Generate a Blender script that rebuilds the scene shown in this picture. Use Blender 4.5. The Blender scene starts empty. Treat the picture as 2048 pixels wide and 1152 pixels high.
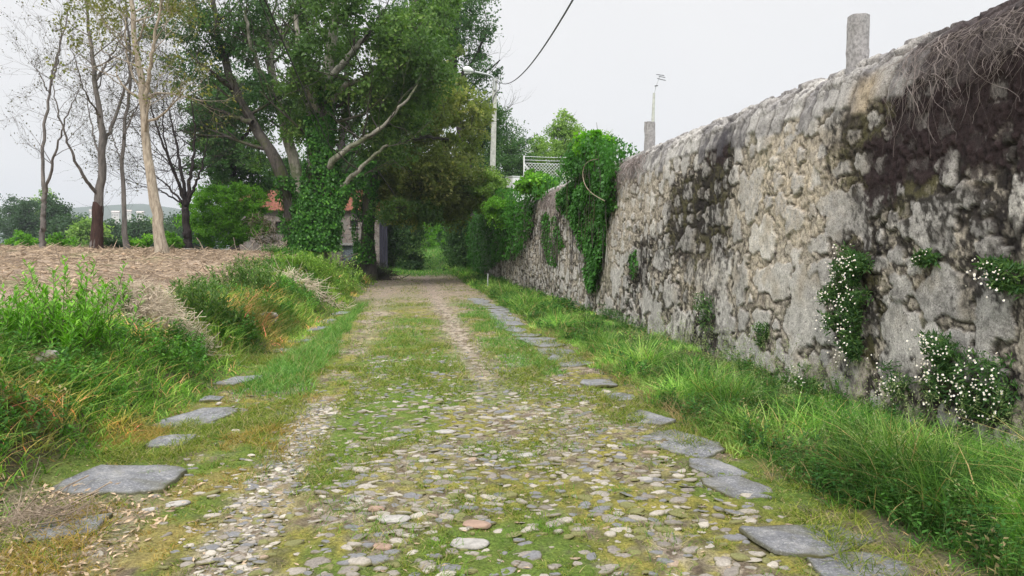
import bpy, math, random
import numpy as np
R = np.random.default_rng(11)
COL = bpy.context.scene.collection
# ------------------------------------------------------------------ camera model
F = 1600.0
TH = math.atan(209/F*math.cos(math.atan(81/F))); PH = math.atan(81/F)
CAMZ = 1.6
fwd = np.array([math.sin(TH)*math.cos(PH), math.cos(TH)*math.cos(PH), -math.sin(PH)])
rgt = np.array([math.cos(TH), -math.sin(TH), 0.0])
upv = np.cross(rgt, fwd)
def ray(px, py):
    return fwd + rgt*((px-1024)/F) + upv*((576-py)/F)
def at(px, py, Y):
    r = ray(px, py); return np.array([0, 0, CAMZ]) + r*(Y/r[1])
def atx(px, py, X):
    r = ray(px, py); return np.array([0, 0, CAMZ]) + r*(X/r[0])
def atg(px, py, z=0.0):
    r = ray(px, py); return np.array([0, 0, CAMZ]) + r*((z-CAMZ)/r[2])
def pxw(Y):            # metres per photo pixel at distance Y
    return Y/F
# ------------------------------------------------------------------ noise
def _h(ix, iy, iz, s):
    with np.errstate(over='ignore'):
        a = (ix.astype(np.int64)*374761393 + iy.astype(np.int64)*668265263 + iz.astype(np.int64)*2147483647 + s*1274126177) & 0xFFFFFFFF
        a = ((a ^ (a >> 13))*1274126177) & 0xFFFFFFFF
        a = ((a ^ (a >> 16))*2246822519) & 0xFFFFFFFF
        return ((a ^ (a >> 15)) & 0xFFFFFF)/float(0xFFFFFF)
def vnoise(x, y, s=0):
    x = np.asarray(x, float); y = np.asarray(y, float)
    x, y = np.broadcast_arrays(x, y)
    ix = np.floor(x); iy = np.floor(y); fx = x-ix; fy = y-iy
    ix = ix.astype(np.int64); iy = iy.astype(np.int64); z = np.zeros_like(ix)
    u = fx*fx*(3-2*fx); v = fy*fy*(3-2*fy)
    return (_h(ix, iy, z, s)*(1-u)+_h(ix+1, iy, z, s)*u)*(1-v) + (_h(ix, iy+1, z, s)*(1-u)+_h(ix+1, iy+1, z, s)*u)*v
def fbm(x, y, s=0, o=4, g=.5):
    t = 0; a = 1; n = 0
    for k in range(o):
        t = t + a*vnoise(np.asarray(x)*2**k+17.3*k, np.asarray(y)*2**k+5.1*k, s+k); n += a; a *= g
    return t/n
def cell(x, y, s=0):   # F1, F2, random id
    x = np.asarray(x, float); y = np.asarray(y, float)
    ix = np.floor(x).astype(np.int64); iy = np.floor(y).astype(np.int64); z = np.zeros_like(ix)
    f1 = np.full(x.shape, 9.); f2 = np.full(x.shape, 9.); idv = np.zeros(x.shape)
    for dx in (-1, 0, 1):
        for dy in (-1, 0, 1):
            cx = ix+dx; cy = iy+dy
            qx = cx+.1+.8*_h(cx, cy, z, s); qy = cy+.1+.8*_h(cx, cy, z+1, s)
            d = np.hypot(qx-x, qy-y); r = _h(cx, cy, z+2, s)
            near = d < f1
            f2 = np.where(near, f1, np.minimum(f2, d)); idv = np.where(near, r, idv); f1 = np.where(near, d, f1)
    return f1, f2, idv
def sst(a, b, x):
    t = np.clip((np.asarray(x, float)-a)/(b-a), 0, 1); return t*t*(3-2*t)
def mixc(a, b, t):
    a = np.asarray(a, float); b = np.asarray(b, float); t = np.asarray(t)[..., None]
    return a*(1-t)+b*t
def inpoly(x, y, poly):
    c = np.zeros(np.shape(x), bool); n = len(poly)
    for i in range(n):
        x0, y0 = poly[i]; x1, y1 = poly[(i+1) % n]
        if y0 == y1: continue
        k = ((y0 > y) != (y1 > y)) & (x < (x1-x0)*(y-y0)/(y1-y0)+x0)
        c ^= k
    return c
def unit(v):
    return v/np.maximum(np.linalg.norm(v, axis=-1, keepdims=True), 1e-9)
# ------------------------------------------------------------------ mesh builder
class MB:
    def __init__(s): s.v = []; s.f = []; s.c = []; s.n = 0
    def add(s, v, f, c=None):
        v = np.asarray(v, float).reshape(-1, 3); f = np.asarray(f, np.int64)
        if c is None: c = .5
        c = np.asarray(c, float)
        if c.ndim == 0: c = np.full((len(v), 3), float(c))
        elif c.ndim == 1 and c.shape[0] == 3 and len(v) != 3: c = np.tile(c, (len(v), 1))
        elif c.ndim == 1: c = np.repeat(c[:, None], 3, 1)
        s.v.append(v); s.f.append(f+s.n); s.c.append(c); s.n += len(v)
    def build(s, name, mat, parent=None, smooth=False):
        me = bpy.data.meshes.new(name)
        if s.n:
            v = np.concatenate(s.v); c = np.concatenate(s.c)
            me.vertices.add(len(v)); me.vertices.foreach_set('co', v.astype(np.float32).ravel())
            idx = np.concatenate([f.ravel() for f in s.f]).astype(np.int32)
            cnt = np.concatenate([np.full(len(f), f.shape[1]) for f in s.f]).astype(np.int32)
            st = np.concatenate([[0], np.cumsum(cnt)[:-1]]).astype(np.int32)
            me.loops.add(len(idx)); me.loops.foreach_set('vertex_index', idx)
            me.polygons.add(len(cnt)); me.polygons.foreach_set('loop_start', st); me.polygons.foreach_set('loop_total', cnt)
            me.polygons.foreach_set('use_smooth', np.full(len(cnt), smooth))
            at_ = me.attributes.new('Col', 'FLOAT_COLOR', 'POINT')
            at_.data.foreach_set('color', np.concatenate([c, np.ones((len(c), 1))], 1).astype(np.float32).ravel())
            me.update(calc_edges=True)
        me.materials.append(mat)
        o = bpy.data.objects.new(name, me); COL.objects.link(o)
        if parent is not None: o.parent = parent; o.matrix_parent_inverse = parent.matrix_world.inverted()
        return o
def empty(name, loc):
    o = bpy.data.objects.new(name, None); COL.objects.link(o); o.location = [float(q) for q in loc]
    o.empty_display_size = .2
    from mathutils import Matrix
    o.matrix_world = Matrix.Translation(o.location)
    return o
def tag(o, label=None, cat=None, group=None, kind=None):
    if label: o['label'] = label
    if cat: o['category'] = cat
    if group: o['group'] = group
    if kind: o['kind'] = kind
    return o
def tubes(mb, P, Rr, sides=6, c=None):
    P = np.asarray(P, float); Rr = np.asarray(Rr, float)
    if P.ndim == 2: P = P[None]; Rr = Rr[None]
    n, k, _ = P.shape
    T = unit(np.gradient(P, axis=1))
    m = np.abs(T.mean(1)); ref = np.eye(3)[np.argmin(m, 1)][:, None, :]
    A = unit(np.cross(T, np.broadcast_to(ref, T.shape))); B = np.cross(T, A)
    an = np.arange(sides)*2*np.pi/sides
    V = P[:, :, None, :] + Rr[:, :, None, None]*(np.cos(an)[None, None, :, None]*A[:, :, None, :] + np.sin(an)[None, None, :, None]*B[:, :, None, :])
    i = np.arange(n)[:, None, None]; j = np.arange(k-1)[None, :, None]; q = np.arange(sides)[None, None, :]; q2 = (q+1) % sides
    b = i*k*sides
    f = np.stack([b+j*sides+q, b+j*sides+q2, b+(j+1)*sides+q2, b+(j+1)*sides+q], -1).reshape(-1, 4)
    if c is not None:
        c = np.asarray(c, float)
        if c.ndim == 1 and len(c) == n: c = np.repeat(c, k*sides)
    mb.add(V, f, c)
def smooth_path(pts, n=24, wob=0.0, seed=0):
    pts = np.asarray(pts, float)
    d = np.concatenate([[0], np.cumsum(np.linalg.norm(np.diff(pts, axis=0), axis=1))]); d /= d[-1]
    # catmull via repeated subdivision
    q = pts
    for _ in range(2):
        m = (q[1:]+q[:-1])/2
        w = np.empty((len(q)+len(m), 3)); w[0::2] = q; w[1::2] = m
        w[1:-1] = (w[:-2]+2*w[1:-1]+w[2:])/4; q = w
    d = np.concatenate([[0], np.cumsum(np.linalg.norm(np.diff(q, axis=0), axis=1))]); d /= d[-1]
    t = np.linspace(0, 1, n)
    o = np.stack([np.interp(t, d, q[:, i]) for i in range(3)], 1)
    if wob:
        rr = np.random.default_rng(seed)
        o[1:-1] += (rr.random((n-2, 3))-.5)*wob
    return o
def leafs(mb, base, d, nrm, L, W, c):
    """curved lance/diamond leaves, one 4-corner blade each"""
    n = len(base); L = np.broadcast_to(L, (n,))[:, None]; W = np.broadcast_to(W, (n,))[:, None]
    d = unit(d); s = unit(np.cross(d, nrm)); up = np.cross(s, d)
    V = np.stack([base, base+d*L*.45+s*W*.5+up*L*.06, base+d*L, base+d*L*.45-s*W*.5+up*L*.06], 1)
    f = np.arange(n*4).reshape(n, 4)
    c = np.asarray(c, float)
    if c.ndim == 0: c = np.full(n, float(c))
    if c.ndim == 1: c = np.tile(c, (n, 1)) if (len(c) == 3 and n != 3) else np.repeat(c[:, None], 3, 1)
    mb.add(V, f, np.repeat(c, 4, 0))
def leaf_cloud(mb, pos, size, rr, c0=None, asp=.6, upb=.4):
    n = len(pos); d = rr.normal(size=(n, 3)); d[:, 2] -= .25; nr = rr.normal(size=(n, 3)); nr[:, 2] += upb
    L = size*(.65+.7*rr.random(n))
    leafs(mb, pos, d, nr, L, L*asp, rr.random(n) if c0 is None else c0)
def blades(mb, base, h, w, lean, rr, c, az=None, k=4):
    n = len(base); az = rr.random(n)*2*np.pi if az is None else az
    h = np.broadcast_to(h, (n,)); w = np.broadcast_to(w, (n,)); lean = np.broadcast_to(lean, (n,))
    dr = np.stack([np.cos(az), np.sin(az), np.zeros(n)], 1)
    a2 = rr.random(n)*2*np.pi; sd = np.stack([np.cos(a2), np.sin(a2), np.zeros(n)], 1)
    vs = []
    for i in range(k):
        t = i/(k-1)
        p = base + dr*(lean*h*(t*.35+.65*t*t))[:, None]; p = p+np.array([0, 0, 1])*(h*t*(1-.35*np.minimum(lean, 1.4)*t))[:, None]
        ww = (w*(1-t)**.7*.5+.0004)[:, None]
        vs += [p-sd*ww, p+sd*ww]
    V = np.stack(vs, 1); b = (np.arange(n)*2*k)[:, None, None]; j = (np.arange(k-1)*2)[None, :, None]
    f = (b+j+np.array([0, 1, 3, 2])[None, None, :]).reshape(-1, 4)
    c = np.asarray(c, float)
    if c.ndim == 1: c = np.repeat(c[:, None], 3, 1)
    mb.add(V, f, np.repeat(c, 2*k, 0))
def box(mb, c, s, rz=0, col=None, bev=0):
    c = np.asarray(c, float); s = np.asarray(s, float)/2
    v = np.array([[x, y, z] for z in (-1, 1) for y in (-1, 1) for x in (-1, 1)], float)*s
    ca, sa = math.cos(rz), math.sin(rz)
    v = np.stack([v[:, 0]*ca-v[:, 1]*sa, v[:, 0]*sa+v[:, 1]*ca, v[:, 2]], 1)+c
    mb.add(v, [[0, 2, 3, 1], [4, 5, 7, 6], [0, 1, 5, 4], [2, 6, 7, 3], [0, 4, 6, 2], [1, 3, 7, 5]], col)
def lump(mb, c, r, rr, col=.5, rough=.18, flat=1.0, rz=0, n=(10, 14), e=.72, fq=1.6):
    """irregular rounded stone"""
    la = np.linspace(-np.pi/2, np.pi/2, n[0])[:, None]; lo = np.arange(n[1])[None, :]*2*np.pi/n[1]
    x = np.cos(la)*np.cos(lo); y = np.cos(la)*np.sin(lo); z = np.sin(la)+0*lo
    sd = rr.integers(0, 9999); k = 1+rough*2*(fbm(x*fq+z*2+sd, y*fq-z, int(sd) % 97, 4)-.5)
    k[0, :] = k[0, 0]; k[-1, :] = k[-1, 0]
    sx = np.sign(x)*np.abs(x)**e*k*r[0]; sy = np.sign(y)*np.abs(y)**e*k*r[1]; sz = np.sign(z)*np.abs(z)**flat*k*r[2]
    ca, sa = math.cos(rz), math.sin(rz)
    V = np.stack([sx*ca-sy*sa, sx*sa+sy*ca, sz], -1).reshape(-1, 3)+np.asarray(c)
    i = np.arange(n[0]-1)[:, None]; j = np.arange(n[1])[None, :]; j2 = (j+1) % n[1]
    f = np.stack([i*n[1]+j, i*n[1]+j2, (i+1)*n[1]+j2, (i+1)*n[1]+j], -1).reshape(-1, 4)
    mb.add(V, f, col)
# ------------------------------------------------------------------ materials
class NT:
    def __init__(s, name):
        s.m = bpy.data.materials.new(name); s.m.use_nodes = True; s.t = s.m.node_tree; s.t.nodes.clear()
        s.out = s.n('ShaderNodeOutputMaterial')
    def n(s, ty, **kw):
        q = s.t.nodes.new(ty)
        for k, v in kw.items():
            if k.startswith('i_'):
                key = k[2:]; key = int(key) if key.isdigit() else key.replace('_', ' ')
                q.inputs[key].default_value = v
            else: setattr(q, k, v)
        return q
    def l(s, a, b): s.t.links.new(a, b)
    def coord(s): return s.n('ShaderNodeTexCoord').outputs['Object']
    def noise(s, scale, detail=6, rough=.6, vec=None, dist=0):
        q = s.n('ShaderNodeTexNoise'); q.inputs['Scale'].default_value = scale; q.inputs['Detail'].default_value = detail
        q.inputs['Roughness'].default_value = rough; q.inputs['Distortion'].default_value = dist
        s.l(vec or s.coord(), q.inputs['Vector']); return q.outputs['Fac']
    def ramp(s, fac, stops):
        q = s.n('ShaderNodeValToRGB'); e = q.color_ramp.elements
        while len(e) < len(stops): e.new(.5)
        for i, (p, c) in enumerate(stops):
            e[i].position = p; e[i].color = (*(c if hasattr(c, '__len__') else (c, c, c)), 1)
        s.l(fac, q.inputs['Fac']); return q.outputs['Color']
    def mix(s, f, a, b, mode='MIX'):
        q = s.n('ShaderNodeMix', data_type='RGBA', blend_type=mode)
        for sock, v in ((q.inputs[0], f), (q.inputs[6], a), (q.inputs[7], b)):
            if hasattr(v, 'is_linked'): s.l(v, sock)
            elif hasattr(v, '__len__'): sock.default_value = (*v, 1)
            else: sock.default_value = v
        return q.outputs[2]
    def bump(s, h, strength=.5, dist=.02, normal=None):
        q = s.n('ShaderNodeBump'); q.inputs['Strength'].default_value = strength; q.inputs['Distance'].default_value = dist
        s.l(h, q.inputs['Height'])
        if normal is not None: s.l(normal, q.inputs['Normal'])
        return q.outputs['Normal']
    def bsdf(s, color, rough=.8, normal=None, spec=.3, metal=0):
        q = s.n('ShaderNodeBsdfPrincipled'); q.inputs['Specular IOR Level'].default_value = spec; q.inputs['Metallic'].default_value = metal
        if hasattr(color, 'is_linked'): s.l(color, q.inputs['Base Color'])
        else: q.inputs['Base Color'].default_value = (*color, 1)
        if hasattr(rough, 'is_linked'): s.l(rough, q.inputs['Roughness'])
        else: q.inputs['Roughness'].default_value = rough
        if normal is not None: s.l(normal, q.inputs['Normal'])
        return q.outputs[0]
    def end(s, sh): s.l(sh, s.out.inputs['Surface']); return s.m
    def attr(s):
        return s.n('ShaderNodeAttribute', attribute_name='Col')
def leaf_mat(name, c1, c2, c3=None, trans=.35, rough=.5):
    t = NT(name); a = t.attr(); r = a.outputs['Fac']
    stops = [(0.0, c1), (.75, c2)] + ([(1.0, c3)] if c3 else [])
    col = t.ramp(r, stops)
    big = t.noise(.55, 2)
    col = t.mix(.55, col, t.mix(big, (.55, .6, .5), (1.5, 1.42, 1.25)), 'MULTIPLY')
    b = t.bsdf(col, rough, spec=.25)
    tr = t.n('ShaderNodeBsdfTranslucent'); t.l(t.mix(1., col, (1.1, 1.3, .55), 'MULTIPLY'), tr.inputs['Color'])
    mx = t.n('ShaderNodeMixShader'); mx.inputs[0].default_value = trans
    t.l(b, mx.inputs[1]); t.l(tr.outputs[0], mx.inputs[2]); return t.end(mx.outputs[0])
def vcol_mat(name, noise_scale=60, amt=.5, bstr=.5, bdist=.01, rough=.9, lichen=None, trans=0, pits=False):
    t = NT(name); a = t.attr(); n = t.noise(noise_scale, 8, .7)
    col = t.mix(amt, a.outputs['Color'], t.ramp(n, [(.28, .25), (.5, 1.0), (.72, 1.95)]), 'MULTIPLY')
    n2 = t.noise(noise_scale*.13, 5, .65)
    col = t.mix(amt*.7, col, t.ramp(n2, [(.3, .6), (.7, 1.4)]), 'MULTIPLY')
    if pits:
        pn = t.noise(34, 8, .8, dist=.3)
        col = t.mix(1., col, t.ramp(pn, [(.36, .18), (.45, .95), (.6, 1.05), (.68, 1.5)]), 'MULTIPLY'); n = t.mix(.5, n, pn)
    if lichen:
        col = t.mix(t.ramp(t.noise(noise_scale*.35, 6, .75), [(.58, 0.), (.66, .8)]), col, lichen)
    b = t.bsdf(col, rough, t.bump(n, bstr, bdist), spec=.15)
    if trans:
        tr = t.n('ShaderNodeBsdfTranslucent'); t.l(t.mix(1., col, (1.1, 1.3, .55), 'MULTIPLY'), tr.inputs['Color'])
        mx = t.n('ShaderNodeMixShader'); mx.inputs[0].default_value = trans
        t.l(b, mx.inputs[1]); t.l(tr.outputs[0], mx.inputs[2]); b = mx.outputs[0]
    return t.end(b)
def bark_mat(name, c1, c2, scale=9, stretch=.25, moss=None, bstr=.8):
    t = NT(name); mp = t.n('ShaderNodeMapping'); mp.inputs['Scale'].default_value = (1, 1, stretch); t.l(t.coord(), mp.inputs['Vector'])
    n = t.noise(scale, 8, .7, mp.outputs[0], .4)
    col = t.ramp(n, [(.3, c1), (.62, c2)])
    if moss: col = t.mix(t.ramp(t.noise(1.6, 5, .7), [(.48, 0.), (.6, .8)]), col, moss)
    return t.end(t.bsdf(col, .9, t.bump(n, bstr, .05), spec=.15))
def plain_mat(name, c, rough=.6, metal=0, var=.25, scale=12, spec=.3):
    t = NT(name); n = t.noise(scale, 7, .7)
    col = t.mix(1., c, t.ramp(n, [(.3, 1-var), (.7, 1+var)]), 'MULTIPLY')
    return t.end(t.bsdf(col, rough, t.bump(n, .3, .004), spec=spec, metal=metal))
M = {}
M['ground'] = vcol_mat('ground_soil_and_moss', 55, .85, 1., .025, .95)
M['wall'] = vcol_mat('rubble_wall', 75, .6, 1., .025, .92, pits=True)
M['cobble'] = vcol_mat('cobblestone', 70, .45, .5, .006, .8)
M['grass'] = vcol_mat('grass_blades', 3, .25, .0, .01, .55, trans=.35)
M['slab'] = None
def slab_mat():
    t = NT('grey_flagstone'); n = t.noise(28, 9, .72); n2 = t.noise(5, 6, .65, dist=.6); g = t.noise(160, 3, .6)
    col = t.ramp(n2, [(.3, (.13, .135, .15)), (.52, (.22, .225, .24)), (.7, (.36, .355, .35))])
    col = t.mix(.5, col, t.ramp(n, [(.3, .5), (.7, 1.5)]), 'MULTIPLY')
    col = t.mix(t.ramp(t.noise(9, 5, .7), [(.62, 0.), (.72, .6)]), col, (.20, .19, .09))
    col = t.mix(.5, col, t.ramp(g, [(.3, .4), (.7, 1.6)]), 'MULTIPLY')
    col = t.mix(t.ramp(t.noise(60, 3, .6), [(.55, 0.), (.63, .75)]), col, (.44, .44, .43))
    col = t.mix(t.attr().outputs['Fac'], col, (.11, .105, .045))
    return t.end(t.bsdf(col, .82, t.bump(n, 1., .03), spec=.2))
M['slab'] = slab_mat()
M['lf_oak'] = leaf_mat('oak_leaves', (.045, .105, .026), (.115, .215, .05), (.24, .34, .10))
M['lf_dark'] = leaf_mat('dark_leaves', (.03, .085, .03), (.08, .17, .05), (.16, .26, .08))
M['lf_brown'] = leaf_mat('bronze_oak_leaves', (.12, .17, .05), (.25, .29, .095), (.46, .43, .17), trans=.5)
M['lf_bright'] = leaf_mat('bright_leaves', (.08, .22, .02), (.18, .42, .04), (.30, .56, .08))
M['lf_light'] = leaf_mat('light_leaves', (.12, .23, .045), (.25, .40, .08), (.40, .54, .14))
M['lf_ivy'] = leaf_mat('ivy_leaves', (.03, .10, .02), (.065, .21, .03), (.15, .36, .06), rough=.35)
M['lf_ivyl'] = leaf_mat('young_ivy_leaves', (.10, .28, .02), (.18, .42, .03), (.26, .50, .05), trans=.45)
M['lf_far'] = leaf_mat('far_leaves', (.03, .07, .035), (.055, .115, .05), (.09, .16, .07))
M['lf_olive'] = leaf_mat('olive_sparse_leaves', (.10, .13, .03), (.20, .21, .05), (.28, .26, .08))
M['lf_bare'] = leaf_mat('small_dry_leaves', (.05, .055, .035), (.10, .10, .05), (.16, .13, .08))
M['bk_grey'] = bark_mat('grey_bark', (.07, .065, .062), (.21, .19, .175))
M['bk_dark'] = bark_mat('dark_bark', (.03, .027, .026), (.10, .09, .08), moss=(.07, .085, .03))
M['bk_black'] = bark_mat('black_bark', (.018, .015, .017), (.06, .05, .05))
M['bk_pale'] = bark_mat('pale_bark', (.16, .13, .10), (.50, .43, .34), scale=14)
M['bk_cork'] = bark_mat('stripped_cork_bark', (.03, .018, .016), (.075, .045, .038), scale=14)
M['bk_palemoss'] = bark_mat('pale_mossy_bark', (.12, .12, .10), (.36, .34, .29), scale=10, moss=(.09, .12, .05))
M['twig'] = bark_mat('dry_twigs', (.16, .12, .09), (.42, .34, .26), scale=6)
M['straw'] = bark_mat('dry_straw', (.38, .31, .22), (.74, .64, .51), scale=6)
M['stem'] = bark_mat('green_stems', (.05, .07, .025), (.14, .18, .06), scale=6)
M['vine'] = bark_mat('dead_vine', (.08, .065, .06), (.36, .31, .29), scale=3)
M['white'] = plain_mat('white_painted_metal', (.78, .80, .80), .5, var=.06)
M['conc'] = plain_mat('pole_concrete', (.48, .49, .45), .85, var=.3, scale=6)
M['granite'] = plain_mat('granite_post', (.30, .29, .29), .9, var=.5, scale=30)
M['galv'] = plain_mat('galvanised_metal', (.50, .52, .53), .45, metal=.4, var=.1)
M['black'] = plain_mat('black_cable', (.02, .02, .022), .6, var=.1)
M['greyc'] = plain_mat('grey_cable', (.10, .10, .11), .6, var=.1)
M['wood'] = bark_mat('weathered_wood', (.09, .075, .06), (.26, .21, .165), scale=12, stretch=.1)
M['darkwood'] = bark_mat('dark_blue_wood', (.015, .015, .025), (.045, .045, .065), scale=10, stretch=.1)
M['petal'] = plain_mat('white_petals', (.85, .83, .84), .6, var=.03)
M['yellow'] = plain_mat('yellow_flower', (.75, .55, .02), .6, var=.1)
# ------------------------------------------------------------------ terrain
def foot(y):
    return np.interp(y, [0, 4, 6, 10, 13, 20, 30, 45, 60, 90], [-2.7, -2.5, -2.38, -2.22, -2.06, -1.76, -1.62, -1.45, -1.4, -1.6])
def hgt(x, y):
    x = np.asarray(x, float); y = np.asarray(y, float)
    t = foot(y)-x+.25*(fbm(y*.9, x*.6, 5, 3)-.5)
    near = np.interp(t, [0, .25, .7, 1.3, 2.5, 5, 10, 20, 40], [0, .08, .42, .60, .74, 1.06, 1.42, 1.62, 1.68])
    far = np.interp(t, [0, .3, .9, 1.6, 2.6, 5, 10, 20, 40], [0, .15, .70, 1.05, 1.28, 1.45, 1.56, 1.64, 1.68])
    b = near+(far-near)*sst(14, 28, y)
    # field crest near y = 27..31, then falls to the valley on the left
    drop = sst(30, 44, y); lowz = np.where(x > -14, .1, .1-5.5*sst(-14, -34, x))
    lowz = lowz - 6*sst(60, 140, y)*sst(-3, -12, x)
    lf = np.where(t > 0, b*(1-drop)+np.minimum(lowz, 0)*drop+.25*sst(0, 1, t)*drop, 0)
    lf = lf + np.where(t > 1.5, 1, 0)*sst(1.5, 3, t)*(1-drop)*((fbm(x*.8, y*.8, 21, 4)-.5)*.26+(fbm(x*4, y*4, 25, 3)-.5)*.09)
    r = sst(2.6, 4.1, x)*.10
    terr = 3.05*sst(4.62, 4.74, x) + .0*x
    terr = terr*(1-sst(90, 130, y))
    lane = (fbm(x*1.5, y*.7, 31, 3)-.5)*.05
    rut = -.02*(np.exp(-((x+.85)/.22)**2)+np.exp(-((x-.9)/.25)**2))
    z = lf+np.where(x > 2.6, r, 0)+terr+(lane+rut)*(1-sst(4, 5, x))*sst(1.2, 0, t)
    z = z + 1.6*sst(56, 95, y)*sst(-16, -4, x)
    hill = 95*np.exp(-((x+530)/330)**2)*np.exp(-((y-1500)/260)**2)*(.8+.4*fbm(x/180, y/180, 71, 3))
    return z+np.where(y > 500, hill, 0) 
def ghit(px, py, ymin=3.0):
    r = ray(px, py); k = np.linspace(ymin, 60, 4000)/r[1]; P = np.array([0, 0, CAMZ])+r*k[:, None]; b = P[:, 2] <= hgt(P[:, 0], P[:, 1])
    return P[np.argmax(b)] if b.any() else P[2000]
def near_grid():
    gx = np.concatenate([-np.geomspace(30, 1350, 34)[::-1], np.arange(-29, -12, .5), np.arange(-12, -5, .12), np.arange(-5, -2.8, .05), np.arange(-2.8, 2.8, .028),
                         np.arange(2.8, 4.3, .06), [4.4, 4.55, 4.62, 4.68, 4.74, 4.9, 5.3, 6, 8], np.geomspace(10, 700, 26)])
    gy = np.concatenate([[-60, -30, -15, -8, -4, -1, 1, 2], np.arange(2.6, 9, .028), np.arange(9, 16, .045), np.arange(16, 30, .09), np.arange(30, 60, .25), np.geomspace(60, 1800, 90)])
    return gx, gy
gx, gy = near_grid()
X, Y = np.meshgrid(gx, gy); Z = hgt(X, Y)
T = foot(Y)-X
lane_m = sst(.35, -.1, T)*sst(2.9, 2.4, X)
# fine relief
Z = Z + (fbm(X*11, Y*11, 3, 4, .7)-.5)*.05*np.where((np.abs(X) < 5) & (Y < 20) & (Y > 1), 1, 0)
n1 = fbm(X*1.3, Y*.8, 41, 4); n2 = fbm(X*5, Y*3.2, 42, 4); n3 = fbm(X*17, Y*12, 43, 3); n4 = fbm(X*.5, Y*.3, 44, 3)
soil = mixc((.15, .115, .08), (.42, .36, .29), sst(.25, .75, n3))
moss = mixc((.11, .13, .028), (.27, .24, .06), sst(.3, .7, n3*.7+n2*.3)); moss = mixc(moss, (.10, .17, .03), sst(.45, .6, n1)*.8)
rl = -.88+.12*(fbm(Y*.5, 0*Y, 51, 2)-.5)*2; rr_ = .9+.2*(fbm(Y*.4, 0*Y+9, 52, 2)-.5)
rutm = np.maximum(np.exp(-((X-rl)/.19)**4)*sst(1.0, .55, np.abs(n2-.5)*2)*sst(8.9, 7.8, Y)+np.exp(-((X-rl-.1)/.26)**2)*sst(11, 15, Y)*.6*sst(.3, .5, n2), np.exp(-((X-rr_)/.28)**2)*sst(7, 11, Y)*1.0)
mossm = sst(.36, .56, n1*.45+n2*.35+n3*.3-.02)
far_d = sst(19, 27, Y)
mossm = mossm*(1-.75*far_d*sst(.62, .4, n2)) 
mossm = np.clip(mossm*(1-rutm*.95), 0, 1)
lanec = mixc(mixc(soil, (.36, .31, .26), np.exp(-((X-rl)/.2)**2)*.6*sst(.3, .6, n3)), moss, mossm)
lanec = mixc(lanec, mixc((.27, .21, .17), (.36, .29, .23), n3), far_d*.75*sst(.3, .5, n2))
lanec = mixc(lanec, (.30, .235, .09), sst(.5, .62, fbm(X*2.2+8, Y*1.6, 47, 3))*.6*sst(10, 7, Y)*sst(-.5, -1., X))
vergec = mixc((.05, .05, .025), (.09, .10, .035), n2)
fieldc = mixc((.16, .115, .08), (.40, .315, .235), sst(.32, .68, n3*.6+n2*.4)); fieldc = mixc(fieldc, (.12, .085, .06), sst(.52, .64, fbm(X*.7, Y*1.5, 49, 4))*.5); fieldc = mixc(fieldc, (.14, .17, .06), sst(.58, .68, n1)*.5)
bankc = mixc((.05, .05, .025), (.13, .10, .06), n2)
lanec = mixc(lanec, mixc((.16, .12, .085), (.40, .33, .26), n3), sst(-1.35, -1.8, X+.6*(n2-.5))*sst(6.0, 4.9, Y)*.9)
c = mixc(vergec, lanec, lane_m)
left = sst(0, .3, T)
c = mixc(c, bankc, left)
fm = sst(2.0, 3.0, T+ (n2-.5)*1.2)
c = mixc(c, fieldc, left*fm)
c = mixc(c, mixc((.05, .085, .03), (.09, .13, .05), n4), sst(31, 36, Y)*np.maximum(left, 0))
c = mixc(c, mixc((.06, .11, .025), (.10, .17, .04), n2), sst(43, 50, Y)*(1-left))
c = mixc(c, (.05, .09, .035), sst(4.5, 4.7, X))
c = mixc(c, mixc((.035, .06, .035), (.06, .09, .05), fbm(X/40, Y/40, 3, 4)), sst(120, 300, Y))
ny, nx = X.shape
mb = MB()
i = np.arange(ny-1)[:, None]; j = np.arange(nx-1)[None, :]
mb.add(np.stack([X, Y, Z], -1), np.stack([i*nx+j, i*nx+j+1, (i+1)*nx+j+1, (i+1)*nx+j], -1).reshape(-1, 4), c.reshape(-1, 3))
tag(mb.build('ground', M['ground'], smooth=True), kind='structure')
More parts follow.
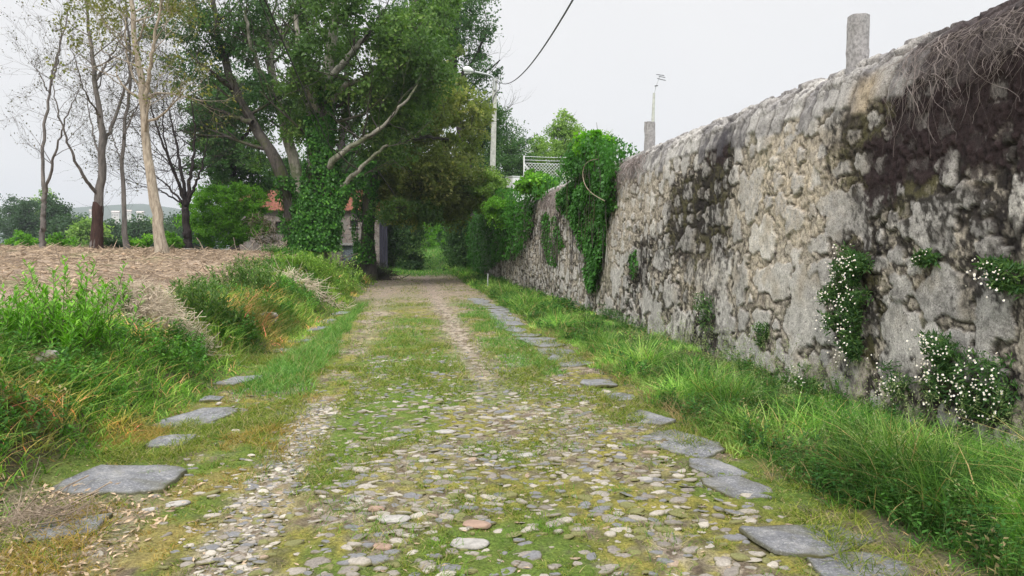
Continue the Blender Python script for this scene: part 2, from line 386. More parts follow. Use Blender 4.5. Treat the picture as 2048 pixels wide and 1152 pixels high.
# ------------------------------------------------------------------ cobbles
def cobbles():
    rr = np.random.default_rng(5); s = .088
    ax, ay = np.meshgrid(np.arange(-1.9, 2.15, s), np.arange(3.0, 13.5, s*1.0)); ax = ax.ravel(); ay = ay.ravel()
    ax = ax+(rr.random(len(ax))-.5)*s*.9; ay = ay+(rr.random(len(ay))-.5)*s*.9
    nn = fbm(ax*1.1+3, ay*.8, 61, 3); ptch = fbm(ax*.55, ay*.45+7, 62, 3)
    p = 1.15*sst(-.68, -.45, ax)+.16+.5*np.exp(-((ax+.85)/.15)**2)*(ay < 8.6)
    p = p*sst(14, 8.2, ay+.8*(nn-.5)); p = p*(.45+.65*sst(.36, .58, nn*.6+.4*ptch)); p = np.where(ax > 1.75, p*.5, p)
    k = rr.random(len(ax)) < p
    ax = ax[k]; ay = ay[k]; n = len(ax)
    # second scale: fine chips along the left rut
    m = 1700; by = 3.0+rr.random(m)*5.4; bx = -.88+.24*(fbm(by*.5, 0*by, 51, 2)-.5)+rr.normal(size=m)*.12
    m2 = 1500; cx = rr.random(m2)*3.8-1.8; cy = 3+rr.random(m2)*14
    m3 = 800; dx = np.where(rr.random(m3) < .3, -.75+rr.normal(size=m3)*.3, .92+rr.normal(size=m3)*.32); dy = 10+rr.random(m3)*30
    x = np.concatenate([ax, bx, cx, dx]); y = np.concatenate([ay, by, cy, dy])
    rad = np.concatenate([.026+.036*rr.random(n)**1.5, .010+.030*rr.random(m)**2, .007+.016*rr.random(m2), .012+.022*rr.random(m3)**2])
    big = np.concatenate([rr.random(n) < .06, np.zeros(m+m2+m3, bool)]); rad = np.where(big, rad*1.35, rad)
    N = len(x); asp = .55+.4*rr.random(N); ang = rr.normal(size=N)*.5
    rings = [(0, 1.0), (.45, 1.0), (.74, .92), (.92, .66), (1.02, 0.1), (1.04, -.5)]
    K = 9; a = np.arange(K)*2*np.pi/K
    irr = 1+.75*(rr.random((N, K))-.5); irr = (irr+np.roll(irr, 1, 1)*.5)/1.5
    ex = .026*(rad/.07)**.6+.003; ex = ex*(.05+.50*rr.random(N)); 
    tilt = rr.normal(size=(N, 2))*.10
    V = []
    for (q, hz) in rings[1:]:
        lx = q*irr*np.cos(a)*rad[:, None]; ly = q*irr*np.sin(a)*(rad*asp)[:, None]
        z = hz*ex[:, None]+lx*tilt[:, :1]+ly*tilt[:, 1:]+(rr.random((N, K))-.5)*.004
        ca = np.cos(ang)[:, None]; sa = np.sin(ang)[:, None]
        V.append(np.stack([x[:, None]+lx*ca-ly*sa, y[:, None]+lx*sa+ly*ca, z], -1))
    g = hgt(x, y)
    V = np.stack(V, 1)                       # N, rings, K, 3
    V[..., 2] += g[:, None, None]
    top = np.stack([x, y, g+ex], -1)[:, None]
    V = np.concatenate([top, V.reshape(N, -1, 3)], 1)
    per = 1+5*K; b = (np.arange(N)*per)[:, None, None]; q = np.arange(K)[None, None, :]; q2 = (q+1) % K
    jj = np.arange(4)[None, :, None]
    fq = np.stack([b+1+jj*K+q, b+1+(jj+1)*K+q, b+1+(jj+1)*K+q2, b+1+jj*K+q2], -1).reshape(-1, 4)
    ft = np.stack([b[:, 0]+0*q[0], b[:, 0]+1+q[0], b[:, 0]+1+q2[0]], -1).reshape(-1, 3)
    t = rr.random(N)[:, None]**1.4; u = rr.random(N)[:, None]
    cc = (1-t)*np.array([.19, .17, .15])+t*np.array([.40, .365, .31]); cc[n:n+m] *= 1.2; cc = np.where(u > .985, np.array([.31, .235, .175]), cc); cc = np.where(u < .25, np.array([.17, .17, .175]), cc); cc = np.where((u > .3) & (u < .45), np.array([.17, .17, .07]), cc)
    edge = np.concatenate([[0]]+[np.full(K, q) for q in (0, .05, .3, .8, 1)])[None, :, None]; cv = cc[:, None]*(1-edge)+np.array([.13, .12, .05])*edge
    mb = MB(); mb.add(V.reshape(-1, 3), fq, cv.reshape(-1, 3)); mb.f.append(ft.astype(np.int64))
    tag(mb.build('cobblestones', M['cobble'], smooth=True), kind='stuff')
cobbles()
# notable loose stones in the lane
mat_or = plain_mat('orange_stone', (.29, .20, .15), .85, var=.3, scale=25); mat_gs = plain_mat('pale_stone', (.33, .315, .29), .85, var=.35, scale=25)
rs = np.random.default_rng(8)
for (px, py, w, lab, mt) in [
    (952, 1053, 58, 'flat orange cobble in the lower middle of the lane, the widest orange one', mat_or),
    (765, 1096, 42, 'reddish orange cobble nearest the bottom edge of the photo, left of the lane middle', mat_or),
    (753, 1023, 34, 'small orange cobble a little up the lane from the reddish one', mat_or),
    (788, 1043, 66, 'long flat grey stone between the orange cobbles in the lane', mat_gs),
    (1290, 960, 34, 'pale rounded cobble alone beside the kerb flagstones on the lane side', mat_gs),
    (850, 925, 28, 'pale cobble standing proud in the middle of the mossy lane', mat_gs),
    (1018, 830, 34, 'brightest whitish cobble in the middle of the lane', mat_gs),
    (890, 862, 40, 'broad pale cobble left of the whitish one in mid lane', mat_gs),
    (1052, 905, 40, 'flat blue grey cobble sunk in the middle of the lane', mat_gs),
    (940, 1092, 80, 'wide flat grey stone in bare soil at the bottom middle of the lane', mat_gs),
    (300, 1022, 30, 'small whitish stone in the moss right of the large left flagstone', mat_gs),
    (355, 1010, 46, 'flat whitish stone with a bright top near the large left flagstone', mat_gs)]:
    p = atg(px, py); w = w*p[1]/F; mb = MB(); p[2] = float(hgt(p[0], p[1]))+.004
    lump(mb, p, (w/2, w*.33, .014), rs, rough=.25, flat=.8, rz=rs.normal()*.3)
    tag(mb.build('cobble', mt, smooth=True), lab, 'stone', 'single stones standing out in the lane')
# ------------------------------------------------------------------ flagstones
def slab(cx, cy, wx, wy, rz, seed, th=.012, shape=None):
    rr = np.random.default_rng(seed); K = 28
    m = int(rr.integers(5, 8)); ca_ = np.sort((np.arange(m)+.45*rr.random(m))/m*2*np.pi)+rr.random()*.8; e = .5
    cr_ = .92+.22*rr.random(m); qx = np.sign(np.cos(ca_))*np.abs(np.cos(ca_))**e*cr_; qy = np.sign(np.sin(ca_))*np.abs(np.sin(ca_))**e*cr_
    K = 42; t = np.arange(K)/K*m; i0 = t.astype(int) % m; i1 = (i0+1) % m; fr = (t-np.floor(t)); nz = (fbm(t*1.9+seed, t*0, seed % 89, 3)-.5)*.16
    bx = (qx[i0]*(1-fr)+qx[i1]*fr)*(1+nz)*wx/2; by = (qy[i0]*(1-fr)+qy[i1]*fr)*(1+nz)*wy/2
    rings = [(.3, 1), (.6, 1), (.9, 1), (.985, .97), (1.0, .6), (1.01, -.8)]
    z0 = float(hgt(cx, cy)); tl = rr.normal(size=2)*.025; V = [[cx, cy, z0+th]]
    ca, sa = math.cos(rz), math.sin(rz)
    for q, hz in rings:
        lx = bx*q; ly = by*q; z = z0+.005+hz*th+lx*tl[0]+ly*tl[1]+(fbm(lx*9+seed, ly*9, 3, 3)-.5)*.018
        V += list(np.stack([cx+lx*ca-ly*sa, cy+lx*sa+ly*ca, z], -1))
    V = np.array(V); f = []; ft = []
    for q in range(K):
        q2 = (q+1) % K; ft.append([0, 1+q, 1+q2])
        for k in range(5): f.append([1+k*K+q, 1+(k+1)*K+q, 1+(k+1)*K+q2, 1+k*K+q2])
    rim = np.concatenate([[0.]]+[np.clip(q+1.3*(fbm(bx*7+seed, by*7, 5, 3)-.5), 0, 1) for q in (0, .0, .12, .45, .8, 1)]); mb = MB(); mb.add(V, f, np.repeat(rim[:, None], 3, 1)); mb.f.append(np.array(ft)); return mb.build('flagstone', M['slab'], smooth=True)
ORD = 'first second third fourth fifth sixth seventh eighth ninth tenth eleventh twelfth thirteenth fourteenth fifteenth sixteenth seventeenth eighteenth nineteenth twentieth'.split()
right = [(1715, 1140, .46, .26, .0, 'wide grey flagstone cut by the bottom edge of the photo beside the wall verge'),
         (1628, 1088, .60, .40, .05, 'large bluish flagstone in the near end of the wall-side row, second from the bottom edge'),
         (1475, 980, .36, .40, .3, 'dark grey flagstone partly sunk in soil in the wall-side row, third from the bottom edge'),
         (1430, 937, .28, .42, .25, None), (1362, 887, .42, .66, .35, None), (1291, 838, .36, .52, .2, None), (1240, 796, .30, .36, 0, None),
         (1195, 768, .40, .55, 0, None)]
SEED = 100
for i, (px, py, w, d, rz, lab) in enumerate(right):
    p = atg(px, py); o = slab(p[0], p[1], w*1.1, d*1.18, rz, SEED+i)
    tag(o, lab or 'grey flagstone in the wall-side row, %s from the bottom edge of the photo' % ORD[i], 'flagstone', 'flagstones in the row beside the wall')
yy = 10.45; k = len(right); rr = np.random.default_rng(3)
while yy < 24 and k < 30:
    d = .5+.4*rr.random(); w = .46+.24*rr.random()
    x = 2.17+.10*math.sin(yy*.7)+rr.normal()*.04
    o = slab(x, yy+d/2, w, d, rr.normal()*.12, SEED+40+k)
    if k < 20: tag(o, 'grey flagstone in the wall-side row, %s from the bottom edge of the photo' % ORD[k], 'flagstone', 'flagstones in the row beside the wall')
    else: tag(o, 'tiny far flagstone near the upper end of the wall-side row, beyond the twentieth one', 'flagstone', 'farthest flagstones in the wall-side row')
    yy += d+.03+.10*rr.random()**2; k += 1
leftr = [(130, 1062, .42, .36, .2, 'pale broken flagstone under dry twigs at the lower left corner'),
         (245, 962, .74, .62, -.22, 'largest left flagstone, bluish grey with white lichen, beside the grass bank'),
         (342, 887, .32, .34, 0, 'small smooth grey flagstone just up the lane from the largest left one'),
         (395, 838, .50, .78, -.35, 'long grey flagstone second in size in the left row, under the bank grass'),
         (425, 800, .22, .30, 0, 'little grey flagstone half buried in leaves in the left row'),
         (478, 765, .40, .75, -.4, 'grey flagstone with dry brown leaves behind it in the left row'),
         (565, 700, .30, .5, 0, 'far flagstone in the left row at the near edge of the tall lane grass'),
         (597, 682, .42, .6, 0, 'wide dark flagstone in the far part of the left row'),
         (630, 660, .36, .8, -.2, 'flat pale flagstone in the far part of the left row, third from its upper end'),
         (655, 643, .34, .8, -.2, 'flat pale flagstone in the far part of the left row, second from its upper end'),
         (682, 628, .34, .9, -.2, 'uppermost flagstone of the left row beside the bushy bank')]
for i, (px, py, w, d, rz, lab) in enumerate(leftr):
    p = atg(px, py); o = slab(p[0], p[1], w, d, rz, SEED+80+i, th=.018)
    tag(o, lab, 'flagstone', 'flagstones in the row below the bank')
# ------------------------------------------------------------------ rubble wall
WX = 4.2
VT = 3.75
def wprof(v):
    """wall profile: arc length -> x, z and outward normal"""
    v = np.asarray(v, float)
    vs = np.array([0, 2.90, 3.05, 3.2, 3.35, 3.5, 3.6, 3.7, 3.8, 4.3]); xs = np.array([WX, WX+.10, WX+.12, WX+.17, WX+.26, WX+.38, WX+.47, WX+.56, WX+.66, WX+.9]); zs = np.array([0, 2.9, 3.05, 3.19, 3.30, 3.39, 3.425, 3.45, 3.44, 3.1])
    x = np.interp(v, vs, xs); z = np.interp(v, vs, zs)
    e = .06; dx = (np.interp(v+e, vs, xs)-np.interp(v-e, vs, xs)); dz = (np.interp(v+e, vs, zs)-np.interp(v-e, vs, zs))
    l = np.hypot(dx, dz)+1e-9
    return x, z, -dz/l, dx/l
def wv(px, py):        # photo pixel -> wall coordinates
    p = atx(px, py, WX+.06); return p[1], p[2]
big = []
for (px, py, a, b, tone) in [(1700, 425, 58, 55, .42), (1865, 452, 55, 62, .5), (1530, 478, 27, 38, .95), (1895, 590, 62, 52, .35), (1620, 620, 38, 85, .62), (1815, 695, 62, 85, .6),
    (1700, 755, 34, 62, .65), (1500, 392, 24, 46, .6), (1430, 562, 34, 60, .55), (1378, 482, 15, 26, .5), (1932, 392, 24, 28, .6), (1590, 442, 20, 27, .5), (1372, 662, 22, 46, .8), (1488, 712, 38, 44, .55),
    (1418, 665, 15, 16, .75), (1322, 640, 14, 36, .6), (1985, 500, 40, 22, .55), (1990, 610, 40, 90, .5), (1752, 527, 20, 15, .6), (1535, 640, 16, 25, .65), (1562, 562, 28, 36, .7), (1648, 545, 26, 26, .5),
    (1960, 740, 60, 34, .6), (1300, 600, 15, 26, .6), (1275, 520, 12, 26, .7), (1235, 560, 10, 30, .6), (2036, 400, 18, 66, 1.0), (1990, 178, 20, 22, .9), (1985, 200, 26, 10, .6), (1900, 210, 22, 8, .5),
    (1745, 242, 12, 16, .8), (1705, 275, 14, 14, .5), (1820, 200, 14, 22, .6), (1960, 345, 22, 22, .9), (1330, 520, 16, 22, .55), (1460, 640, 22, 30, .55), (1275, 640, 10, 26, .6), (1540, 725, 26, 26, .6),
    (1600, 730, 24, 20, .7), (1420, 430, 18, 22, .5), (1640, 490, 18, 18, .5), (1740, 640, 18, 36, .55), (1350, 590, 16, 26, .55), (1220, 610, 10, 20, .6), (1920, 680, 30, 24, .5), (1530, 560, 14, 24, .8), (1835, 330, 22, 14, .5), (1680, 340, 18, 14, .5)]:
    y0, z0 = wv(px, py); y1, _ = wv(px-a, py); y2, _ = wv(px+a, py); _, z1 = wv(px, py-b); _, z2 = wv(px, py+b)
    big.append((y0, z0, abs(y1-y2)/2, abs(z1-z2)/2, tone))
rw = np.random.default_rng(21)
tries = 0
while tries < 9000:
    tries += 1
    y0 = 3+rw.random()**1.3*70; z0 = rw.random()*2.95; r = .07+.17*rw.random()**1.6*(1.25 if z0 < 1.3 else .75)
    a = r*(.8+.6*rw.random()); b = r*(.7+.4*rw.random())
    if all(((y0-q[0])/(a+q[2]+.01))**2+((z0-q[1])/(b+q[3]+.01))**2 > 1 for q in big if abs(q[0]-y0) < 1.2):
        big.append((y0, z0, a, b, .35+.45*rw.random()))
def wall_base(y, v):
    """displacement and albedo of the wall at wall coordinates"""
    sh = y.shape
    wy = y+.05*(fbm(y*6, v*6, 81, 3)-.5)*2; wz = v+.05*(fbm(y*6+9, v*6, 82, 3)-.5)*2
    # small rubble
    f1, f2, idc = cell(wy*8.5, wz*10.5, 7); e = f2-f1
    g1, g2, idg = cell(wy*19, wz*22, 9); eg = g2-g1
    rub = sst(.015, .11, e)*(.25+.75*idc)+sst(.02, .12, eg)*.25*idg
    presence = sst(.42, .55, fbm(y*1.1, v*1.3, 83, 3))
    D = rub*.020*(.5+.7*presence)+(fbm(y*3, v*3, 84, 4)-.5)*.05+(fbm(y*22, v*22, 85, 3)-.5)*.012
    pale = mixc((.34, .305, .25), (.53, .47, .385), idc*.6+.4*fbm(y*9, v*9, 86, 3))
    joint = 1-sst(.01, .10, e)
    # stains: dark moss
    S = .595+1.05*(fbm(y*.55, v*.8, 87, 4)-.5)+1.0*(fbm(y*2.1, v*.28, 187, 4)-.5)*sst(.3, 2.8, v)
    for (px, py, rx, ry, amt) in STAINS:
        y0, z0 = wv(px, py); ya, _ = wv(px-rx, py); yb, _ = wv(px+rx, py); _, za = wv(px, py-ry); _, zb = wv(px, py+ry)
        q = ((y-y0)/(abs(ya-yb)/2))**2+((v-z0)/(abs(za-zb)/2))**2
        S = S+amt*np.exp(-q**1.5)
    nn = fbm(y*5, v*4, 88, 5, .6); n2 = fbm(y*24, v*20, 89, 4, .65)
    dark = sst(.0, .22, S-.93+ (nn*.5+n2*.5-.25)*1.25)
    speck = sst(.5, .62, n2*.6+nn*.4+.05*(S-.5))
    # large stones
    sm = np.zeros(sh); qq = np.full(sh, 9.); tone = np.full(sh, .5); sid = np.zeros(sh)
    ys = y[:, 0]
    nz = (fbm(y*7, v*7, 90, 3)-.5)
    for i, (y0, z0, a, b, tn) in enumerate(big):
        lo = np.searchsorted(ys, y0-a*1.4); hi = np.searchsorted(ys, y0+a*1.4)
        if hi <= lo: continue
        sl = slice(lo, hi); yy = (y[sl]-y0)/a; zz = (v[sl]-z0)/b; an = np.arctan2(zz, yy)
        rad = (np.abs(yy)**2.7+np.abs(zz)**2.7)**(1/2.7)
        rr2 = 1+.15*np.sin(an*3+i)+.10*np.sin(an*5+i*2.3)+.07*np.sin(an*8+i)+.55*nz[sl]
        q = rad/rr2; px_ = .02/min(a, b)
        m = sst(1.0+px_*.3, 1.0-px_*.7, q); qq[sl] = np.minimum(qq[sl], 1+(q-1)*min(a, b)/.02)
        up = m > sm[sl]; sm[sl] = np.where(up, m, sm[sl]); tone[sl] = np.where(up, tn, tone[sl]); sid[sl] = np.where(up, (i*.618) % 1, sid[sl])
    groove = sst(.9, 1.3, qq)*sst(2.7, 1.7, qq)*sst(.36, .5, fbm(y*3.1, v*3.1, 96, 3)+.12*(S-.5))
    D = D*(1-sm)-groove*.018+sm*(.014+.016*sid+(fbm(y*3+sid*50, v*3, 91, 4)-.5)*.022+(fbm(y*16, v*16, 92, 3)-.5)*.012)
    st = mixc((.25, .24, .235), (.62, .59, .54), tone)
    st = st*(.5+1.0*fbm(y*12+sid*30, v*12, 93, 5, .7))[..., None]
    st = mixc(st, (.38, .32, .24), (sst(.55, .8, fbm(y*2, v*2+sid*9, 94, 3))*.6))
    stoned = mixc(st, (.05, .045, .04), np.clip(dark*.35+speck*.5*sst(.3, .9, S)+.8*sst(.55, .62, fbm(y*8, v*6, 99, 5, .7))*sst(.35, .8, S), 0, 1))
    mortar = mixc(pale, (.06, .052, .042), joint*.6)
    mortar = mixc(mortar, mixc((.026, .022, .022), (.085, .078, .04), sst(.45, .65, fbm(y*1.6, v*1.4, 188, 4))), dark)
    mortar = mixc(mortar, (.045, .04, .03), speck*.35*(1-dark))
    mortar = mixc(mortar, (.05, .065, .02), sst(.6, .75, fbm(y*2.3+4, v*2.3, 95, 4))*.5)
    mott = sst(.46, .53, fbm(y*12, v*10, 97, 5, .72))
    mortar = mixc(mortar, (.035, .03, .027), mott*sst(.1, .6, S)*.9); mortar = mixc(mortar, (.50, .45, .37), sst(.60, .66, fbm(y*15, v*13, 98, 4, .7))*.7*sst(1.2, .5, S))
    C = mixc(mortar, stoned, sm); C = mixc(C, (.045, .038, .03), groove*.85)
    # warm pale patches
    W_ = np.zeros(sh)
    for (px, py, rx, ry, amt) in WARM:
        y0, z0 = wv(px, py); ya, _ = wv(px-rx, py); yb, _ = wv(px+rx, py); _, za = wv(px, py-ry); _, zb = wv(px, py+ry)
        W_ = np.maximum(W_, amt*np.exp(-(((y-y0)/(abs(ya-yb)/2))**2+((v-z0)/(abs(za-zb)/2))**2)**1.5))
    C = mixc(C, mixc((.46, .38, .27), (.58, .51, .40), nn)*(.6+.55*sst(.02, .25, e))[..., None]*(1-.35*speck)[..., None], W_*sst(.75, .3, n2)*(1-sm*.5))
    # deep black moss
    for (px, py, rx, ry, amt) in BLACK:
        y0, z0 = wv(px, py); ya, _ = wv(px-rx, py); yb, _ = wv(px+rx, py); _, za = wv(px, py-ry); _, zb = wv(px, py+ry)
        q = np.exp(-((np.abs(y-y0)/(abs(ya-yb)/2))**3+(np.abs(v-z0)/(abs(za-zb)/2))**3))*amt
        k = sst(.32, .5, q+ (nn-.5)*.9+(n2-.5)*.5)
        C = mixc(C, mixc((.014, .009, .010), (.055, .038, .038), n2), k*.97*(1-sm*.38*sst(.42, .62, tone+.25*(nn-.5)))); D = D*(1-k*.45)+k*(1-sm)*.03*n2
    return D, C
STAINS = [(1850, 650, 160, 130, -.12), (1990, 620, 60, 120, -.15), (1880, 280, 200, 190, .55), (1700, 330, 50, 160, .25), (1430, 290, 26, 40, .5), (1400, 400, 70, 130, .5), (1330, 440, 50, 90, .3), (1720, 610, 40, 150, .55), (1900, 760, 150, 60, .5), (1990, 540, 50, 90, .3),
          (1560, 400, 110, 110, -.8), (1300, 380, 60, 80, -.55), (1240, 430, 26, 130, -.45), (1600, 600, 70, 160, -.25), (1600, 180, 120, 90, -.8), (1350, 300, 90, 60, -.7), (1840, 690, 70, 90, -.2), (1150, 540, 60, 70, -.3)]
WARM = [(1560, 390, 100, 130, 1.), (1400, 560, 60, 50, .5), (1200, 450, 40, 90, .5), (1850, 560, 40, 30, .5), (1725, 150, 30, 80, .9), (1520, 530, 30, 90, .7), (1250, 420, 24, 90, .3), (1640, 350, 40, 70, .5), (1960, 350, 26, 26, .6), (1800, 640, 20, 30, .3), (1300, 420, 40, 60, .4)]
BLACK = [(1900, 175, 165, 130, 1.), (1760, 330, 50, 80, .7), (1432, 290, 24, 42, .8), (1900, 320, 150, 60, .55), (2080, 260, 80, 170, .6)]
def nn_(y, v): return fbm(y*5, v*5, 121, 3)
def wall():
    ys = np.concatenate([np.arange(1.5, 4.6, .04), np.arange(4.6, 10, .0165), np.arange(10, 16, .025), np.arange(16, 26, .045), np.arange(26, 45, .1), np.arange(45, 76, .25)])
    vs = np.concatenate([np.arange(-.1, 3.8, .0175), [3.9, 4.1, 4.3]])
    y, v = np.meshgrid(ys, vs, indexing='ij')
    x, z, nxx, nzz = wprof(v)
    D, C = wall_base(y, v)
    # coping: long stones side by side across the top
    cw = .29; w = y/cw+.45*v+.6*(fbm(y*1.3, v*.4, 101, 3)-.5)*2+.15*fbm(y*9, v*3, 102, 2)
    idx = np.floor(w); fr = w-idx; edge = np.minimum(fr, 1-fr)
    jr = _h(idx.astype(np.int64), idx.astype(np.int64)*0, idx.astype(np.int64)*0, 5)
    low = 2.93+.20*(jr-.5)+.03*(fbm(y*8, 0*y, 103, 2)-.5); cm = sst(low-.02, low+.03, v)
    f1, f2, idc = cell(y*6.5+.4*nn_(y, v), v*9, 12); e = f2-f1
    top = sst(3.12, 3.3, v)
    Dc = -.002+.014*jr+.022*sst(.015, .075, edge)*(1-top*.5)+.03*(fr-.5)*(jr-.5)+top*(.07*sst(.02, .10, e)*idc+.01)+(fbm(y*14, v*9, 104, 4)-.5)*.04
    Cc = mixc((.21, .20, .20), (.56, .54, .50), .6*jr+.55*fbm(y*7, v*6, 105, 4)-.1)
    Cc = mixc(Cc, (.07, .062, .055), (1-sst(.02, .07, edge))*.9*(1-top*.4)); Cc = mixc(Cc, (.09, .08, .07), top*(1-sst(.0, .15, e))*.8)
    Cc = mixc(Cc, (.07, .065, .07), sst(.55, .68, fbm(y*4, v*3, 106, 5, .65))*.6)
    n2 = fbm(y*24, v*20, 89, 4, .65); nn = fbm(y*5, v*4, 88, 5, .6)
    # black moss swallows the coping at the near end
    yb = wv(1795, 90)[0]; k = sst(yb+.15, yb-.35, y+(nn-.5)*.8)*.92
    Cc = mixc(Cc, mixc((.02, .014, .015), (.075, .055, .055), n2), k)
    yk, _ = wv(1440, 290); kk = np.exp(-((y-yk)/.5)**2)*sst(.45, .6, nn+.15)*sst(3.3, 3.15, v); Cc = mixc(Cc, (.04, .036, .045), kk*.9)
    ya, _ = wv(1725, 150); kw = np.exp(-((y-ya)/.22)**2)*sst(3.3, 3.1, v); Cc = mixc(Cc, (.42, .34, .23), kw*.8)
    D = D*(1-cm)+cm*Dc; C = mixc(C, Cc, cm)
    D = D*sst(-.1, .05, v+.06)
    x = x+nxx*D; z = z+nzz*D
    z = z+.10*(fbm(y*.35, 0*y, 111, 3)-.5)*sst(1, 3, v)+.07*(fbm(y*2.2, v*0, 112, 3)-.5)*sst(2.6, 3.4, v)
    x = x+.16*(fbm(y*.45, v*.5, 113, 3)-.5)
    n, m = x.shape; mb = MB()
    i = np.arange(n-1)[:, None]; j = np.arange(m-1)[None, :]
    mb.add(np.stack([x, y, z], -1), np.stack([i*m+j, i*m+j+1, (i+1)*m+j+1, (i+1)*m+j], -1).reshape(-1, 4), C.reshape(-1, 3))
    o = mb.build('stone_wall', M['wall'], smooth=True)
    tag(o, 'tall old rubble stone wall with rounded coping, stained by black moss, along the lane', 'wall')
wall()
def wall_surf(y, z):
    x, zz, a, b = wprof(z); return x
# ------------------------------------------------------------------ trees
def limb(mb, pts, r0, r1, n=22, wob=.05, seed=0, sides=9, flare=0):
    P = smooth_path(pts, n, wob, seed); t = np.linspace(0, 1, n)
    r = r0+(r1-r0)*t**.85; r = r*(1+.10*(fbm(t*9+seed, t*0, seed % 50, 2)-.5)*2)
    if flare: r = r*(1+flare*np.exp(-t*14))
    tubes(mb, P, r, sides)
    return P, r
def branchy(rr, starts, dirs, L, rad, depth, mb, tips, up=.15, spread=.55, kids=3, k=5, mind=.006):
    """recursive batch branching: arrays of starts/directions grow together"""
    n = len(starts)
    if n == 0: return
    P = [starts]; d = unit(dirs)
    for s in range(k-1):
        d = unit(d+rr.normal(size=(n, 3))*.16+np.array([0, 0, up*.5])); P.append(P[-1]+d*(L/(k-1))[:, None])
    P = np.stack(P, 1); t = np.linspace(0, 1, k)
    Rr = rad[:, None]*(1-.72*t)[None, :]
    tubes(mb, P, Rr, 5 if rad.mean() > .02 else 3)
    if depth == 0:
        for s in range(2, k): tips.append(P[:, s])
        return
    S = []; Dd = []; LL = []; RR = []
    for c in range(kids):
        f = .35+.65*(c+rr.random(n))/kids; ii = np.minimum((f*(k-1)).astype(int), k-2); fr = f*(k-1)-ii
        p = P[np.arange(n), ii]*(1-fr)[:, None]+P[np.arange(n), ii+1]*fr[:, None]
        tang = unit(P[np.arange(n), ii+1]-P[np.arange(n), ii])
        S.append(p); Dd.append(tang+rr.normal(size=(n, 3))*spread); LL.append(L*(.45+.35*rr.random(n))); RR.append(np.maximum(rad*.55*(1-.4*f), mind*.6))
    branchy(rr, np.concatenate(S), np.concatenate(Dd), np.concatenate(LL), np.concatenate(RR), depth-1, mb, tips, up, spread, kids, k, mind)
def side_branches(rr, mb, tips, P, r, n, L, depth=2, up=.2, spread=.55, kids=3, t0=.35, t1=1.0, fan=1.0, mind=.006):
    m = len(P); t = t0+(t1-t0)*rr.random(n); ii = np.minimum((t*(m-1)).astype(int), m-2)
    s = P[ii]; tg = unit(P[ii+1]-P[ii]); d = tg*.6+rr.normal(size=(n, 3))*np.array([fan, fan, .5])
    d[:, 2] = np.abs(d[:, 2])*.8+.1
    branchy(rr, s, d, L*(.6+.6*rr.random(n))*(1.15-.5*t), np.maximum(r[ii]*.42, mind*1.5), depth, mb, tips, up, spread, kids, mind=mind)
def crown(rr, lmb, bmb, nodes, ells, per, cr, ls, twig_r=.045, asp=.6, hole=.0):
    """leaf clumps in ellipsoids, every clump joined by a branch to the limbs"""
    nodes = [np.asarray(q) for q in nodes]; C = []
    for (c, r, n) in ells:
        d = unit(rr.normal(size=(n, 3))); q = rr.random(n)[:, None]**(1/2.4)
        C.append(np.asarray(c)+d*q*np.asarray(r))
    C = np.concatenate(C)
    if hole:
        k = fbm(C[:, 0]*.45+C[:, 1]*.3, C[:, 2]*.45, 77, 2) > hole; C = C[k]
    N = np.array(nodes); root = N.mean(0)
    order = np.argsort(np.min(np.linalg.norm(C[:, None]-N[None], axis=2), 1)); A = []
    for i in order:
        c = C[i]; dd = np.linalg.norm(N-c, axis=1)+.35*np.maximum(N[:, 2]-c[2], 0); a = N[np.argmin(dd)]
        mid = (a+c)/2+rr.normal(size=3)*.12*np.linalg.norm(c-a)
        A.append(smooth_path([a, mid, c], 7)); N = np.concatenate([N, [mid*.5+c*.5, c]])
    A = np.array(A); ln = np.linalg.norm(A[:, -1]-A[:, 0], axis=1)
    rad = np.clip(ln*.014, .012, twig_r)[:, None]*np.linspace(1, .35, 7)[None, :]
    if bmb is not None: tubes(bmb, A, rad, 4)
    n = len(C); sc = cr*(.45+.65*rr.random(n))
    pos = np.repeat(C, per, 0); g = rr.normal(size=(n*per, 3)); g = g/np.maximum(np.linalg.norm(g, axis=1, keepdims=True), 1e-6)*rr.random((n*per, 1))**.45
    sub = np.repeat(sc, per)[:, None]*g*np.array([1, 1, .62])
    pos = pos+sub+(np.stack([fbm(pos[:, 0]*3+sub[:, 0]*5, pos[:, 2]*3+sub[:, 2]*5, s, 2) for s in (1, 2, 3)], 1)-.5)*cr*.9
    tone = np.clip(np.repeat(rr.random(n)*1.1-.1, per)*.6+.5*rr.random(n*per)**1.5+.25*np.repeat(sc, per)*0, 0, 1)
    if bmb is not None:     # fine twigs inside clumps
        m = 3; st = np.repeat(C, m, 0); e = st+rr.normal(size=st.shape)*cr*.5
        tubes(bmb, np.stack([st, (st+e)/2+rr.normal(size=st.shape)*.05, e], 1), np.tile([.012, .009, .004], (len(st), 1)), 3)
    leaf_cloud(lmb, pos, ls, rr, tone, asp)
def px3(lst, Y, dy=None):
    """photo points -> world points; optional metres of extra depth per point"""
    return [at(p[0], p[1], Y+(p[2] if len(p) > 2 else 0)) for p in lst]
TREES = 'bare and sparse trees along the edge of the cleared field'
